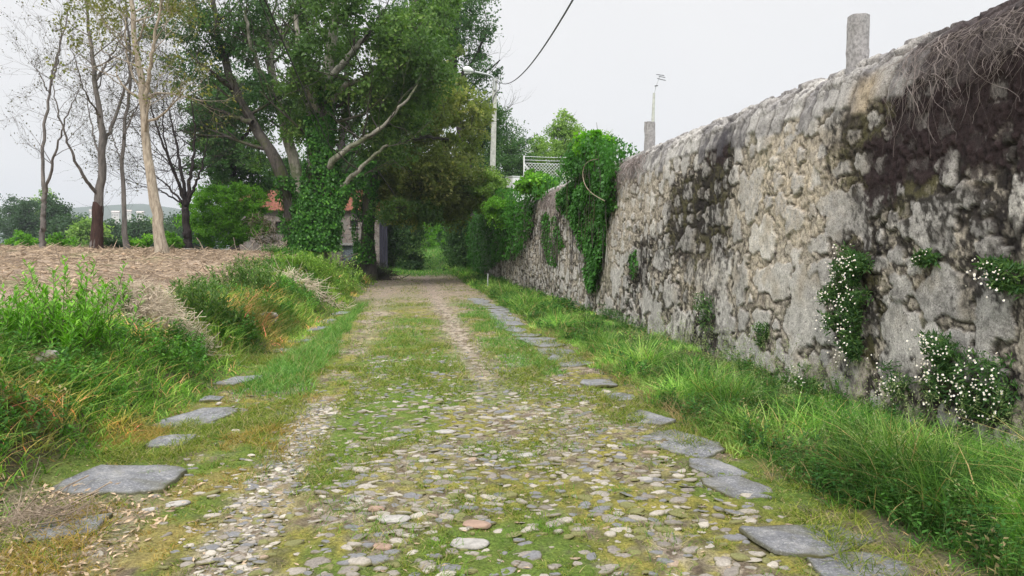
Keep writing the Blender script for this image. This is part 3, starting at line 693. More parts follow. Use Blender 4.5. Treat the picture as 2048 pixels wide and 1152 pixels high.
def sparse_tree(name, label, Y, limbs, bark, sb, leafmat, nleaf, ls, seed, group=TREES, cork=None, depth=3, L=2.2):
    rr = np.random.default_rng(seed); base = at(*limbs[0][0][0][:2], Y); root = empty(name, (base[0], base[1], float(hgt(base[0], base[1]))))
    tr = MB(); br = MB(); tips = []
    for i, (pts, r0, r1) in enumerate(limbs):
        w = px3(pts, Y)
        if i == 0: w[0][2] = float(hgt(w[0][0], w[0][1]))-.15
        P, r = limb(tr, w, r0*.62, r1*.6, 26, .07, seed+i, 10, .4 if i == 0 else 0)
        side_branches(rr, br, tips, P, r, sb[min(i, len(sb)-1)], L, depth, t0=.45 if i == 0 else .25)
    o = tr.build('trunk', bark, root, True); br.build('branches', bark, root, True)
    if cork:
        cm = MB(); w = px3(cork[0], Y); w[0][2] = float(hgt(w[0][0], w[0][1]))-.1
        limb(cm, w, cork[1]*.70, cork[2]*.68, 26, .0, 3, 14, .62); cm.build('stripped_bark', M['bk_cork'], root, True)
    lf = MB(); T = np.concatenate(tips); T = T[T[:, 2] > base[2]+1.5]
    k = rr.integers(0, len(T), nleaf); leaf_cloud(lf, T[k]+rr.normal(size=(nleaf, 3))*.07, ls, rr)
    lf.build('foliage', leafmat, root); tag(root, label, 'tree', group); return root
sparse_tree('thin_forked_tree', 'thin tree forking into two slim stems low down, leftmost tree on the field edge', 27,
    [([(85, 486), (86, 430), (90, 385)], .15, .12), ([(90, 388), (83, 345), (86, 270, .3), (97, 190, .5), (108, 140, .7), (128, 60, 1), (140, 10, 1)], .10, .03), ([(90, 388), (103, 330, -.4), (122, 260, -.9), (140, 215, -1.2), (158, 180, -1.4)], .085, .02),
     ([(98, 185, .5), (80, 150, .3), (62, 122, .2)], .04, .012), ([(100, 175), (125, 90, -.5), (122, 30, -.8)], .05, .015)], M['bk_grey'], [0, 6, 6, 3, 5], M['lf_bare'], 600, .06, 201, L=1.3)
sparse_tree('cork_oak', 'bare cork oak with dark stripped bark on its lower trunk and spreading limbs', 27,
    [([(192, 486), (196, 400), (204, 340), (206, 290), (199, 225, .2), (192, 160, .4), (184, 100, .6), (174, 30, .8), (168, -30, 1)], .27, .05), ([(196, 388), (170, 362, -.5), (150, 322, -.9), (128, 270, -1.2), (114, 220, -1.5), (105, 160, -1.6)], .10, .02),
     ([(205, 295), (222, 262, .5), (240, 205, .9), (262, 140, 1.2), (285, 70, 1.4)], .11, .03), ([(193, 160), (215, 118, .6), (238, 90, .8), (262, 40, 1.0)], .07, .02), ([(200, 235), (176, 200, -.7), (158, 150, -1.1), (140, 90, -1.3)], .06, .015),
     ([(204, 330), (190, 280, .6), (176, 220, 1.1), (170, 160, 1.4)], .06, .015)], M['bk_grey'], [7, 7, 8, 6, 6, 5], M['lf_bare'], 900, .065, 202, L=1.7,
    cork=([(192, 486), (195, 440), (196, 404)], .285, .235))
sparse_tree('slim_grey_tree', 'slim upright grey tree standing between the cork oak and the pale leaning trunk', 27.5,
    [([(253, 488), (246, 420), (244, 340), (246, 260), (256, 200, .2), (262, 130, .3), (256, 60, .4), (250, -20, .5)], .13, .05), ([(246, 280), (268, 220, -.6), (290, 190, -1)], .05, .015), ([(245, 330), (225, 280, .7), (222, 230, 1)], .05, .012)],
    M['bk_grey'], [14, 5, 5], M['lf_bare'], 700, .065, 203, L=1.5)
sparse_tree('pale_leaning_tree', 'tall leaning tree with flaking pale bark and yellowish leaves, rightmost of the field trunks', 26,
    [([(324, 490), (316, 425), (302, 355), (292, 300), (289, 240), (284, 170), (272, 100, .3), (264, 40, .5), (266, -40, .7)], .29, .10), ([(289, 215), (296, 160, -.4), (306, 90, -.8), (322, 20, -1), (330, -30, -1)], .12, .05),
     ([(286, 190), (262, 150, .8), (250, 90, 1), (248, 20, 1.2)], .07, .03)], M['bk_pale'], [10, 14, 9], M['lf_olive'], 5200, .10, 204, L=2.0)
sparse_tree('fan_branched_tree', 'dark bare tree with many stems fanning out just left of the round green bush', 34,
    [([(376, 470), (372, 430), (370, 402)], .30, .24), ([(370, 408), (350, 350, -.4), (325, 285, -.8), (300, 215, -1), (285, 160, -1)], .13, .02), ([(371, 405), (362, 330, .5), (345, 250, .9), (325, 170, 1.2)], .14, .02), ([(373, 405), (385, 330, .4), (392, 260, .8), (382, 190, 1)], .15, .03),
     ([(369, 408), (335, 372, .4), (305, 345, .8), (270, 330, 1)], .09, .015), ([(375, 405), (405, 340, -.5), (415, 270, -.8)], .12, .02), ([(369, 410), (330, 385, -.6), (290, 372, -1), (255, 378, -1)], .07, .012), ([(370, 405), (340, 320, 1), (320, 250, 1.5), (335, 150, 1.9)], .1, .015)],
    M['bk_black'], [0, 14, 14, 10, 13, 8, 12, 11], M['lf_bare'], 2600, .08, 205, L=2.6, group=TREES)
BIG = 'big leafy trees over the lane and the old house'
def big_tree(name, label, Y, limbs, bark, ells, per, cr, ls, leafmat, seed, sb=None, group=BIG, hole=0, extra=None, cat='tree', asp=.6):
    rr = np.random.default_rng(seed); b = at(*limbs[0][0][0][:2], Y); gz = float(hgt(b[0], b[1])); root = empty(name, (b[0], b[1], gz))
    tr = MB(); br = MB(); lf = MB(); nodes = []; tips = []
    for i, (pts, r0, r1) in enumerate(limbs):
        w = px3(pts, Y)
        if i == 0: w[0][2] = gz-.2
        P, r = limb(tr, w, r0, r1, 26, .09, seed+i, 11, .35 if i == 0 else 0); nodes += list(P[8:])
        if sb: side_branches(rr, br, tips, P, r, sb, 2.6, 2)
    tr.build('trunk', bark, root, True)
    E = []
    for (px, py, dy, rx, ry, rd, n) in ells:
        c = at(px, py, Y+dy); s = pxw(Y+dy); E.append((c, (rx*s, rd, ry*s), n))
    crown(rr, lf, br, nodes, E, per, cr, ls, hole=hole, asp=asp)
    br.build('branches', M['bk_dark'], root, True); lf.build('crown', leafmat, root)
    tag(root, label, cat, group); return root
big_tree('leaning_oak', 'dark oak whose ivy-footed trunk leans steeply left above the tiled roof', 33,
    [([(588, 500), (583, 440), (578, 400), (568, 350), (545, 310), (518, 265, .4), (492, 225, .6), (470, 180, .8), (448, 120, 1), (434, 70, 1.2), (425, 0, 1.4)], .34, .10), ([(470, 185, .8), (430, 150, 0), (398, 125, -.8), (370, 105, -1)], .10, .03),
     ([(505, 245), (455, 228, 1), (420, 215, 1.5), (385, 190, 2)], .11, .03), ([(450, 125, 1), (475, 70, 2), (500, 10, 2)], .10, .04), ([(440, 90, 1), (410, 50, .2), (385, 0, -.4)], .08, .03)],
    M['bk_dark'], [(400, 30, 1, 95, 55, 3, 30), (500, 60, 2, 60, 70, 3, 26), (395, 130, 0, 50, 50, 2, 9), (560, 200, 1.5, 60, 60, 2, 26), (470, 110, 1, 70, 60, 2.5, 12), (450, 215, 2, 50, 30, 2, 8), (330, 60, 2, 60, 60, 2, 9)], 190, .75, .115, M['lf_dark'], 301, sb=7)
big_tree('pale_stemmed_oak', 'oak with a smooth pale grey stem rising behind the leaning dark trunk', 35,
    [([(606, 500), (602, 400), (590, 330), (575, 270), (558, 215), (545, 160, .5), (536, 90, 1), (528, 20, 1), (522, -60, 1)], .28, .14), ([(560, 220), (520, 150, -1), (500, 90, -1.6), (490, 20, -2)], .13, .05), ([(540, 110, 1), (575, 60, 1.6), (600, -10, 2)], .12, .05)],
    M['bk_palemoss'], [(560, 40, 1, 80, 60, 3, 30), (600, 230, 1, 45, 55, 2, 14), (640, 90, 2, 60, 80, 3, 26), (520, 300, 3, 50, 30, 2, 5)], 190, .75, .115, M['lf_oak'], 302, sb=6)
big_tree('ivy_clad_oak', 'largest oak, with several ivy-covered trunks from one base beside the old house', 31,
    [([(640, 505), (640, 440), (645, 370), (650, 300), (648, 230), (655, 150, .4), (668, 70, .6), (672, -40, .8)], .38, .15), ([(598, 500), (612, 420), (624, 350), (628, 280), (618, 200, .5), (600, 120, 1), (592, 30, 1.2)], .22, .08),
     ([(648, 480), (664, 412), (684, 375, -.6), (712, 345, -1), (740, 318, -1.4), (775, 290, -1.8)], .17, .04), ([(640, 350, -.3), (668, 318, -.9), (705, 292, -1.3), (735, 275, -1.6), (765, 252, -1.9), (800, 215, -2.2), (835, 170, -2.4)], .15, .03),
     ([(650, 240), (672, 190, -.6), (700, 165, -1), (740, 148, -1.3), (790, 140, -1.8), (840, 110, -2)], .16, .03), ([(655, 160), (720, 90, 0), (770, 20, .4)], .16, .06), ([(650, 250), (600, 150, -1), (560, 60, -1.4)], .15, .05)],
    M['bk_palemoss'], [(740, 60, 0, 110, 75, 4.5, 80), (820, 120, 0, 85, 90, 4, 66), (640, 140, 0, 70, 80, 3, 40), (730, 210, .5, 60, 40, 2.5, 20), (620, 250, 1.5, 60, 50, 2, 18), (865, 55, 1, 50, 55, 3, 24), (760, 300, 2.5, 40, 40, 2, 12), (680, -60, 0, 150, 60, 5, 50), (795, 245, 4, 50, 90, 2, 46), (770, 395, 6, 42, 38, 1.6, 26), (850, 420, 7, 40, 26, 1.5, 16)], 220, .8, .145, M['lf_oak'], 303, sb=5, hole=.41)
big_tree('bronze_leaved_oak', 'broad oak with bronze and olive leaves hanging over the right side of the lane', 39,
    [([(738, 520), (736, 450), (740, 380), (752, 310), (775, 240), (800, 170), (820, 90), (830, 0)], .34, .14), ([(745, 340), (790, 290, -1), (840, 270, -1.6), (900, 280, -2)], .18, .05), ([(770, 250), (830, 190, -.8), (890, 150, -1)], .17, .05), ([(752, 320), (800, 330, 1), (860, 350, 1.6), (920, 360, 2)], .14, .04)],
    M['bk_dark'], [(850, 250, 0, 115, 120, 4.5, 130), (830, 365, 0, 100, 60, 3.5, 90), (800, 410, 2, 50, 35, 2.5, 30), (880, 400, 1, 60, 40, 2.5, 34), (765, 385, 1, 22, 30, 1.5, 9), (835, 425, 0, 22, 22, 1.5, 8), (905, 415, 0, 22, 30, 1.5, 9), (945, 370, -.5, 26, 40, 1.5, 10), (960, 230, 0, 22, 40, 1.5, 8), (800, 130, 0, 60, 30, 2, 10), (900, 340, -.5, 50, 70, 3, 30), (872, 185, 0, 50, 55, 3, 26), (850, 130, 1, 80, 60, 3, 22), (770, 330, 2, 40, 50, 2, 12)], 175, .75, .165, M['lf_brown'], 304, hole=.30)
big_tree('tall_dark_oak', 'tall dark open-crowned tree above the lane behind the street lamp', 50,
    [([(962, 520), (950, 400), (930, 300), (908, 200), (905, 110), (915, 20), (920, -60)], .38, .16), ([(880, 240), (940, 180, 1), (975, 140, 1.4), (1000, 120, 1.6)], .16, .04), ([(890, 190), (960, 110), (975, 50)], .16, .05), ([(860, 380), (940, 330), (985, 260, 1), (1000, 220, 1)], .18, .05)],
    M['bk_black'], [(905, 35, 0, 80, 70, 4, 46), (850, -10, 1, 120, 50, 4, 30), (965, 165, 0, 35, 40, 2.5, 9), (985, 250, 1, 40, 50, 3, 18), (960, 320, 1, 50, 50, 3, 26), (930, 110, 0, 50, 60, 3, 16)], 190, .95, .15, M['lf_dark'], 305, sb=6)
big_tree('filler_oak', 'dark tree deep behind the ivy-clad trunks, above the ridge of the house roof', 60,
    [([(690, 520), (690, 400), (680, 300), (690, 200), (700, 60)], .4, .15), ([(690, 300), (620, 240, 1), (580, 200, 1)], .2, .05), ([(690, 260), (760, 200, 1), (800, 120, 1)], .2, .05)],
    M['bk_black'], [(700, 250, 0, 130, 90, 5, 60), (720, 340, 0, 100, 50, 4, 36), (800, 200, 2, 90, 120, 4, 44), (660, 130, 2, 60, 50, 4, 10)], 150, 1.15, .19, M['lf_dark'], 306, hole=.33)
big_tree('round_evergreen', 'dense dark evergreen with a rounded crown behind the bright green bush', 46,
    [([(470, 480), (468, 400), (465, 300), (455, 180)], .3, .1), ([(465, 330), (420, 260), (400, 200)], .14, .04), ([(465, 300), (510, 250), (530, 200)], .14, .04)],
    M['bk_black'], [(455, 250, 0, 72, 95, 3.5, 90), (425, 230, 0, 45, 60, 2.5, 30), (480, 340, 0, 90, 45, 3, 50), (500, 180, 0, 40, 60, 2.5, 20), (560, 340, 1, 45, 40, 3, 20)], 230, .8, .15, M['lf_dark'], 307)
BEH = 'trees standing on the terrace behind the wall'
def simple_tree(name, label, px, pytop, pybot, rx, Y, leafmat, seed, n=50, per=150, cr=.8, ls=.16, bark='bk_black', group=BEH, baseZ=None, asp=.6, shape=.55, cat='tree', rd=None, clip=True):
    rr = np.random.default_rng(seed); s = pxw(Y); c = at(px, (pytop+pybot)/2, Y); x, y = c[0], c[1]
    gz = float(hgt(x, y)) if baseZ is None else baseZ; root = empty(name, (x, y, gz)); top = at(px, pytop, Y)[2]; bot = max(at(px, pybot, Y)[2], gz) if clip else at(px, pybot, Y)[2]
    tr = MB(); P, r = limb(tr, [(x, y, gz-.2), (x+.1, y, gz+(top-gz)*.4), (x-.1, y, top-.15*(top-bot))], max(.1, (top-gz)*.024), .05, 18, .06, seed, 8, .3)
    tr.build('trunk', M[bark], root, True); br = MB(); lf = MB()
    rx_ = rx*s; rz = (top-bot)/2; rd = rd or rx_
    crown(rr, lf, br, list(P[8:]), [((x, y, bot+rz*.9), (rx_, rd, rz*.9), int(n*.7)), ((x, y, top-rz*.7), (rx_*shape, rd*shape, rz*.68), int(n*.3))], per, cr, ls, asp=asp)
    br.build('branches', M[bark], root, True); lf.build('crown', leafmat, root); tag(root, label, cat, group); return root
simple_tree('dark_tree', 'dark leafy tree directly behind the lamp post, above the elder bush', 1015, 215, 400, 48, 62, M['lf_dark'], 401, 60, cr=1.0)
simple_tree('light_green_tree', 'tallest light green tree behind the chain-link fence with a pointed top', 1133, 222, 400, 56, 66, M['lf_light'], 402, 90, 190, cr=.85, ls=.17)
simple_tree('light_green_tree', 'smaller light green tree between the dark tree and the tallest pointed one', 1075, 262, 400, 34, 64, M['lf_light'], 403, 50, 170, cr=.8, ls=.16)
simple_tree('light_green_tree', 'light green tree crown peeping over the right end of the ivy on the wall', 1205, 262, 400, 30, 70, M['lf_light'], 404, 36, cr=.9)
simple_tree('dark_tree', 'low dark tree behind the fence mesh and the white cabinet', 1050, 300, 420, 60, 60, M['lf_dark'], 405, 60, cr=1.0)
simple_tree('dark_tree', 'dark tree at far left of the terrace, just right of the bronze oak', 965, 300, 480, 50, 58, M['lf_dark'], 406, 60, cr=1.0)
# trees closing the lane beyond the house
LN = 'bushes and trees closing in on the lane beyond the house'
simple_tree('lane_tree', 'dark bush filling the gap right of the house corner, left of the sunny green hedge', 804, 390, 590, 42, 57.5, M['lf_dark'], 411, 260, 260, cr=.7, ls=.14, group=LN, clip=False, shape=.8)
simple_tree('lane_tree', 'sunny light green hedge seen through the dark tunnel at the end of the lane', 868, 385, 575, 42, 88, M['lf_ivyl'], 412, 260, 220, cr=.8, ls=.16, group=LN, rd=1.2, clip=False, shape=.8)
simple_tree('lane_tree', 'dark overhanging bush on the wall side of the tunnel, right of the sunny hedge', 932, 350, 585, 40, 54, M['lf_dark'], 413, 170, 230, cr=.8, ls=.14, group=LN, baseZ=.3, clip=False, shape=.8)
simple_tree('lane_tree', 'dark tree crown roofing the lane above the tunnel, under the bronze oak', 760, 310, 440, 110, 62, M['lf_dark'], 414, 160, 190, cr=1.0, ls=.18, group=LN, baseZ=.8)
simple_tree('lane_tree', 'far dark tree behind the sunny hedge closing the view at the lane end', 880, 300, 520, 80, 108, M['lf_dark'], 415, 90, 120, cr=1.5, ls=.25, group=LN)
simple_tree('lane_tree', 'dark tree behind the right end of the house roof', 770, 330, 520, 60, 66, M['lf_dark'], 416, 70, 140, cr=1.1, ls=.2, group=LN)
# far treeline on the left
FT = 'hazy treeline beyond the cleared field'
far = [(-20, 395, 60, 150), (35, 388, 34, 140), (60, 405, 26, 120), (92, 388, 22, 135), (110, 396, 24, 110), (140, 415, 28, 100), (165, 425, 22, 115), (178, 428, 34, 95), (215, 432, 30, 120), (250, 428, 34, 140), (283, 426, 26, 110), (310, 432, 30, 130), (340, 428, 30, 120), (365, 415, 32, 110), (400, 420, 40, 100)]
for i, (px, top, rx, Y) in enumerate(far):
    gz = at(px, 540, Y)[2]
    simple_tree('far_tree', 'hazy green tree in the far treeline past the field, %s from the left edge' % ORD[i], px, top-10+(18 if px > 120 else 0), 520, rx, Y, M['lf_far' if i % 4 != 3 else 'lf_light'], 500+i, 60, 110, cr=1.5, ls=.34, group=FT, baseZ=float(hgt(at(px, 480, Y)[0], Y)), shape=.7)
# low scrub just past the field crest
rr = np.random.default_rng(66)
for i, (px, Y, mt, w, lab) in enumerate([(45, 36, 'lf_bright', 26, 'low yellow green scrub left of the leftmost thin tree'), (120, 35, 'lf_bright', 22, 'low green scrub right of the leftmost thin tree'), (228, 34, 'lf_far', 24, 'low scrub behind the gap between cork oak and slim grey tree'), (275, 35, 'lf_bright', 26, 'low bright scrub between the slim grey tree and the pale leaning trunk'), (350, 34, 'lf_bright', 22, 'low yellow green scrub right of the pale leaning trunk')]):
    c = at(px, 480, Y); root = empty('scrub_bush', (c[0], c[1], float(hgt(c[0], c[1])))); lf = MB(); br = MB()
    crown(rr, lf, br, [(c[0], c[1], c[2]-.6)], [((c[0], c[1], c[2]-.15), (w*Y/F, .8, .5), 16)], 130, .3, .10)
    br.build('stems', M['bk_dark'], root); lf.build('foliage', M[mt], root); tag(root, lab, 'bush', 'low scrub along the field crest')
# round bright bush
def bush(name, label, px, py, Y, rx, ry, rd, leafmat, seed, n=60, per=220, cr=.5, ls=.10, group=None, cat='bush', low=None, stems='bk_dark', asp=.6):
    rr = np.random.default_rng(seed); c = at(px, py, Y); s = pxw(Y); gz = float(hgt(c[0], c[1])) if low is None else low
    root = empty(name, (c[0], c[1], gz)); lf = MB(); br = MB()
    nodes = [np.array([c[0]+d*rx*s*.4, c[1], gz+.05]) for d in (-1, -.5, 0, .5, 1)]
    crown(rr, lf, br, nodes, [(c, (rx*s, rd, ry*s), n)], per, cr, ls, twig_r=.03, asp=asp)
    br.build('stems', M[stems], root, True); lf.build('foliage', leafmat, root); tag(root, label, cat, group); return root
bush('round_bush', 'large bright green round bush in front of the left end of the tiled roof', 455, 430, 37, 84, 62, 1.7, M['lf_bright'], 601, 170, 260, .42, .085)
bush('dry_shrub', 'grey brown leafless shrub with curling stems between the round bush and the ivy-clad trunks', 528, 460, 34, 28, 36, .8, M['lf_bare'], 602, 30, 26, .35, .08, stems='twig')
bush('elder_bush', 'light green elder bush spilling over the wall beside the foot of the lamp post', 976, 388, 38, 42, 46, 1.3, M['lf_light'], 603, 90, 230, .42, .10, low=3.0)
bush('elder_bush', 'darker green shrub on the wall top between the elder bush and the white cabinet', 1006, 420, 33, 34, 30, 1.0, M['lf_bright'], 604, 60, 200, .38, .09, low=3.0)
# ------------------------------------------------------------------ ivy
def ivy_wall(name, label, poly, mat, n, thick, ls, seed, Xf=None, group='ivy masses hanging on the stone wall', dens=1.0, stems=40, lumpy=.5):
    rr = np.random.default_rng(seed); W3 = [atx(px, py, WX+.02) for px, py in poly]; P2 = [(p[1], p[2]) for p in W3]
    ys = [p[0] for p in P2]; zs = [p[1] for p in P2]; m = n*5
    y = min(ys)-.2+rr.random(m)*(max(ys)-min(ys)+.4); z = min(zs)-.1+rr.random(m)*(max(zs)-min(zs)+.2)
    wob = .9*(fbm(y*1.6, z*1.6, seed % 60, 4)-.5); k = inpoly(y+wob*.8, z+wob*.5, P2); k &= rr.random(m) < sst(.28, .45, fbm(y*2.2, z*2.2, seed % 41, 4))*dens+.1
    y = y[k][:n]; z = z[k][:n]; N = len(y)
    xf, _, nx_, nz_ = wprof(np.clip(z*1.02, 0, 3.5)); bulge = thick*(.25+.75*sst(.3, .7, fbm(y*1.7, z*1.7, 8+seed % 31, 3)))*(.45+.55*sst(1.2, 3.4, z))
    x = np.minimum(xf, WX+.35)-.03-bulge*rr.random(N)**.6
    up = z > 3.35; x = np.where(up, WX+.25+(rr.random(N)-.6)*.9, x)
    nr = np.stack([-np.ones(N), rr.normal(size=N)*.45, .45+rr.normal(size=N)*.45], 1); d = np.stack([rr.normal(size=N)*.35-.2, rr.normal(size=N)*.6, -np.ones(N)*.7+rr.normal(size=N)*.4], 1)
    L = ls*(.6+.7*rr.random(N)); lf = MB(); tone = np.clip(.45*rr.random(N)+.7*(fbm(y*2.5, z*2.5, 5, 3)-.15), 0, 1)
    leafs(lf, np.stack([x, y, z], 1), d, nr, L, L*.85, tone)
    ym = float(np.mean(ys)); root = empty(name, (WX, ym, 0)); lf.build('leaves', mat, root)
    st = MB(); q = rr.integers(0, N, stems); A = []
    for i in q:
        z1 = z[i]; z0 = max(min(zs), z1-.6-rr.random()*1.5); t = np.linspace(0, 1, 8); yy = y[i]+(fbm(t*3+i, t*0, 3, 2)-.5)*.5
        A.append(np.stack([np.interp(z1+(z0-z1)*t, [0, 3.3], [WX-.03, WX+.0])-bulge[i]*.5, yy, z1+(z0-z1)*t], 1))
    tubes(st, np.array(A), np.tile(np.linspace(.010, .006, 8), (stems, 1)), 4); st.build('stems', M['bk_dark'], root, True)
    tag(root, label, 'ivy', group); return root
ivy_wall('ivy', 'tall bright green ivy column hanging full height down the wall in the middle distance',
    [(1160, 285), (1190, 268), (1228, 292), (1232, 340), (1222, 420), (1212, 520), (1196, 592), (1178, 560), (1168, 500), (1150, 450), (1128, 425), (1124, 380), (1138, 320)], M['lf_ivy'], 15000, .34, .085, 701)
ivy_wall('ivy', 'thin trail of ivy climbing the wall behind the stake, lower middle distance',
    [(1090, 425), (1112, 430), (1128, 480), (1120, 530), (1098, 520), (1085, 470)], M['lf_ivy'], 3000, .15, .08, 702, dens=.5)
ivy_wall('ivy', 'dark ivy curtain over the far part of the wall under the elder bush',
    [(1062, 352), (1100, 344), (1100, 375), (1068, 400), (1062, 470), (1040, 520), (1000, 520), (975, 545), (930, 538), (905, 520), (905, 440), (935, 405), (985, 385), (1030, 372)], M['lf_ivy'], 34000, .75, .13, 703, stems=70)
ivy_wall('ivy', 'small ivy patch on the pale stones right of the tall ivy column',
    [(1262, 510), (1280, 508), (1284, 555), (1270, 560)], M['lf_ivy'], 260, .08, .06, 704, stems=4)
bush('ivy_mound', 'yellow green young ivy shoots crowning the tall ivy column on the wall', 1188, 293, 18.6, 36, 26, .55, M['lf_ivyl'], 705, 40, 110, .20, .085, cat='ivy', low=3.2, asp=.85)
bush('ivy_mound', 'green ivy mound on the wall top in front of the chain-link fence', 1073, 368, 26.5, 32, 25, .7, M['lf_bright'], 706, 50, 150, .28, .095, cat='ivy', low=3.2, asp=.85)
bush('ivy_mound', 'darker ivy heap on the wall top left edge of the tall ivy column', 1165, 325, 20.0, 24, 30, .5, M['lf_ivy'], 707, 30, 110, .22, .09, cat='ivy', low=3.2, asp=.85)
# ivy on the oak trunks
def ivy_trunk(label, paths, Y, n, ls, seed):
    rr = np.random.default_rng(seed); lf = MB(); st = MB(); b = None
    for (pts, r0, r1) in paths:
        P = smooth_path(px3(pts, Y), 40, .05, seed)
        if b is None: b = P[0]
        t = rr.random(n); ii = np.minimum((t*39).astype(int), 38); c = P[ii]+(P[ii+1]-P[ii])*(t*39-ii)[:, None]
        a = rr.random(n)*2*np.pi; d = np.stack([np.cos(a), np.sin(a), np.zeros(n)], 1); R_ = (r0+(r1-r0)*t)*(.75+.65*fbm(t*12+seed, a*1.2, seed % 40, 3))
        k = fbm(t*7+seed, a*.9, 12, 3) > .36; pos = c+d*(R_*(.75+.4*rr.random(n)))[:, None]; dn = rr.normal(size=(n, 3))*.5; dn[:, 2] -= .8
        L = ls*(.6+.7*rr.random(n)); leafs(lf, pos[k], dn[k], (d+rr.normal(size=(n, 3))*.4)[k], L[k], L[k]*.85, rr.random(n)[k])
        for q in range(8):
            t = np.linspace(0, .95, 24); a = rr.random()*6.28+2*np.sin(t*3+q); c = P[(t*39).astype(int)]
            tubes(st, c+np.stack([np.cos(a), np.sin(a), 0*a], 1)*((r0+(r1-r0)*t)*.72)[:, None], np.linspace(.02, .008, 24), 4)
    root = empty('tree_ivy', (b[0], b[1], float(hgt(b[0], b[1])))); lf.build('leaves', M['lf_ivy'], root); st.build('stems', M['bk_dark'], root, True)
    tag(root, label, 'ivy', 'ivy climbing the tree trunks')
ivy_trunk('ivy thickly covering the several trunks of the largest oak beside the house', [([(610, 498), (622, 430), (632, 370), (640, 300), (642, 245)], .58, .35), ([(645, 500), (642, 430), (646, 370), (652, 300)], .6, .5), ([(655, 498), (660, 440), (676, 395), (694, 360), (712, 342)], .30, .24), ([(640, 345), (660, 325), (690, 302), (712, 290)], .36, .14), ([(630, 500), (635, 440), (640, 400)], .7, .6), ([(598, 500), (612, 420), (624, 350), (628, 290), (622, 230)], .36, .22), ([(664, 412), (690, 372), (720, 345), (738, 322)], .34, .22), ([(642, 300), (650, 240), (654, 180)], .34, .24)], 30.6, 5600, .11, 711)
ivy_trunk('dark ivy around the foot of the oak that leans left over the roof', [([(588, 498), (584, 440), (578, 400), (568, 352)], .46, .36)], 32.8, 3500, .10, 712)
ivy_trunk('dark ivy column on the trunk of the bronze oak beside the small house window', [([(728, 525), (724, 450), (730, 380), (742, 320)], .42, .5)], 38.8, 7000, .11, 713)
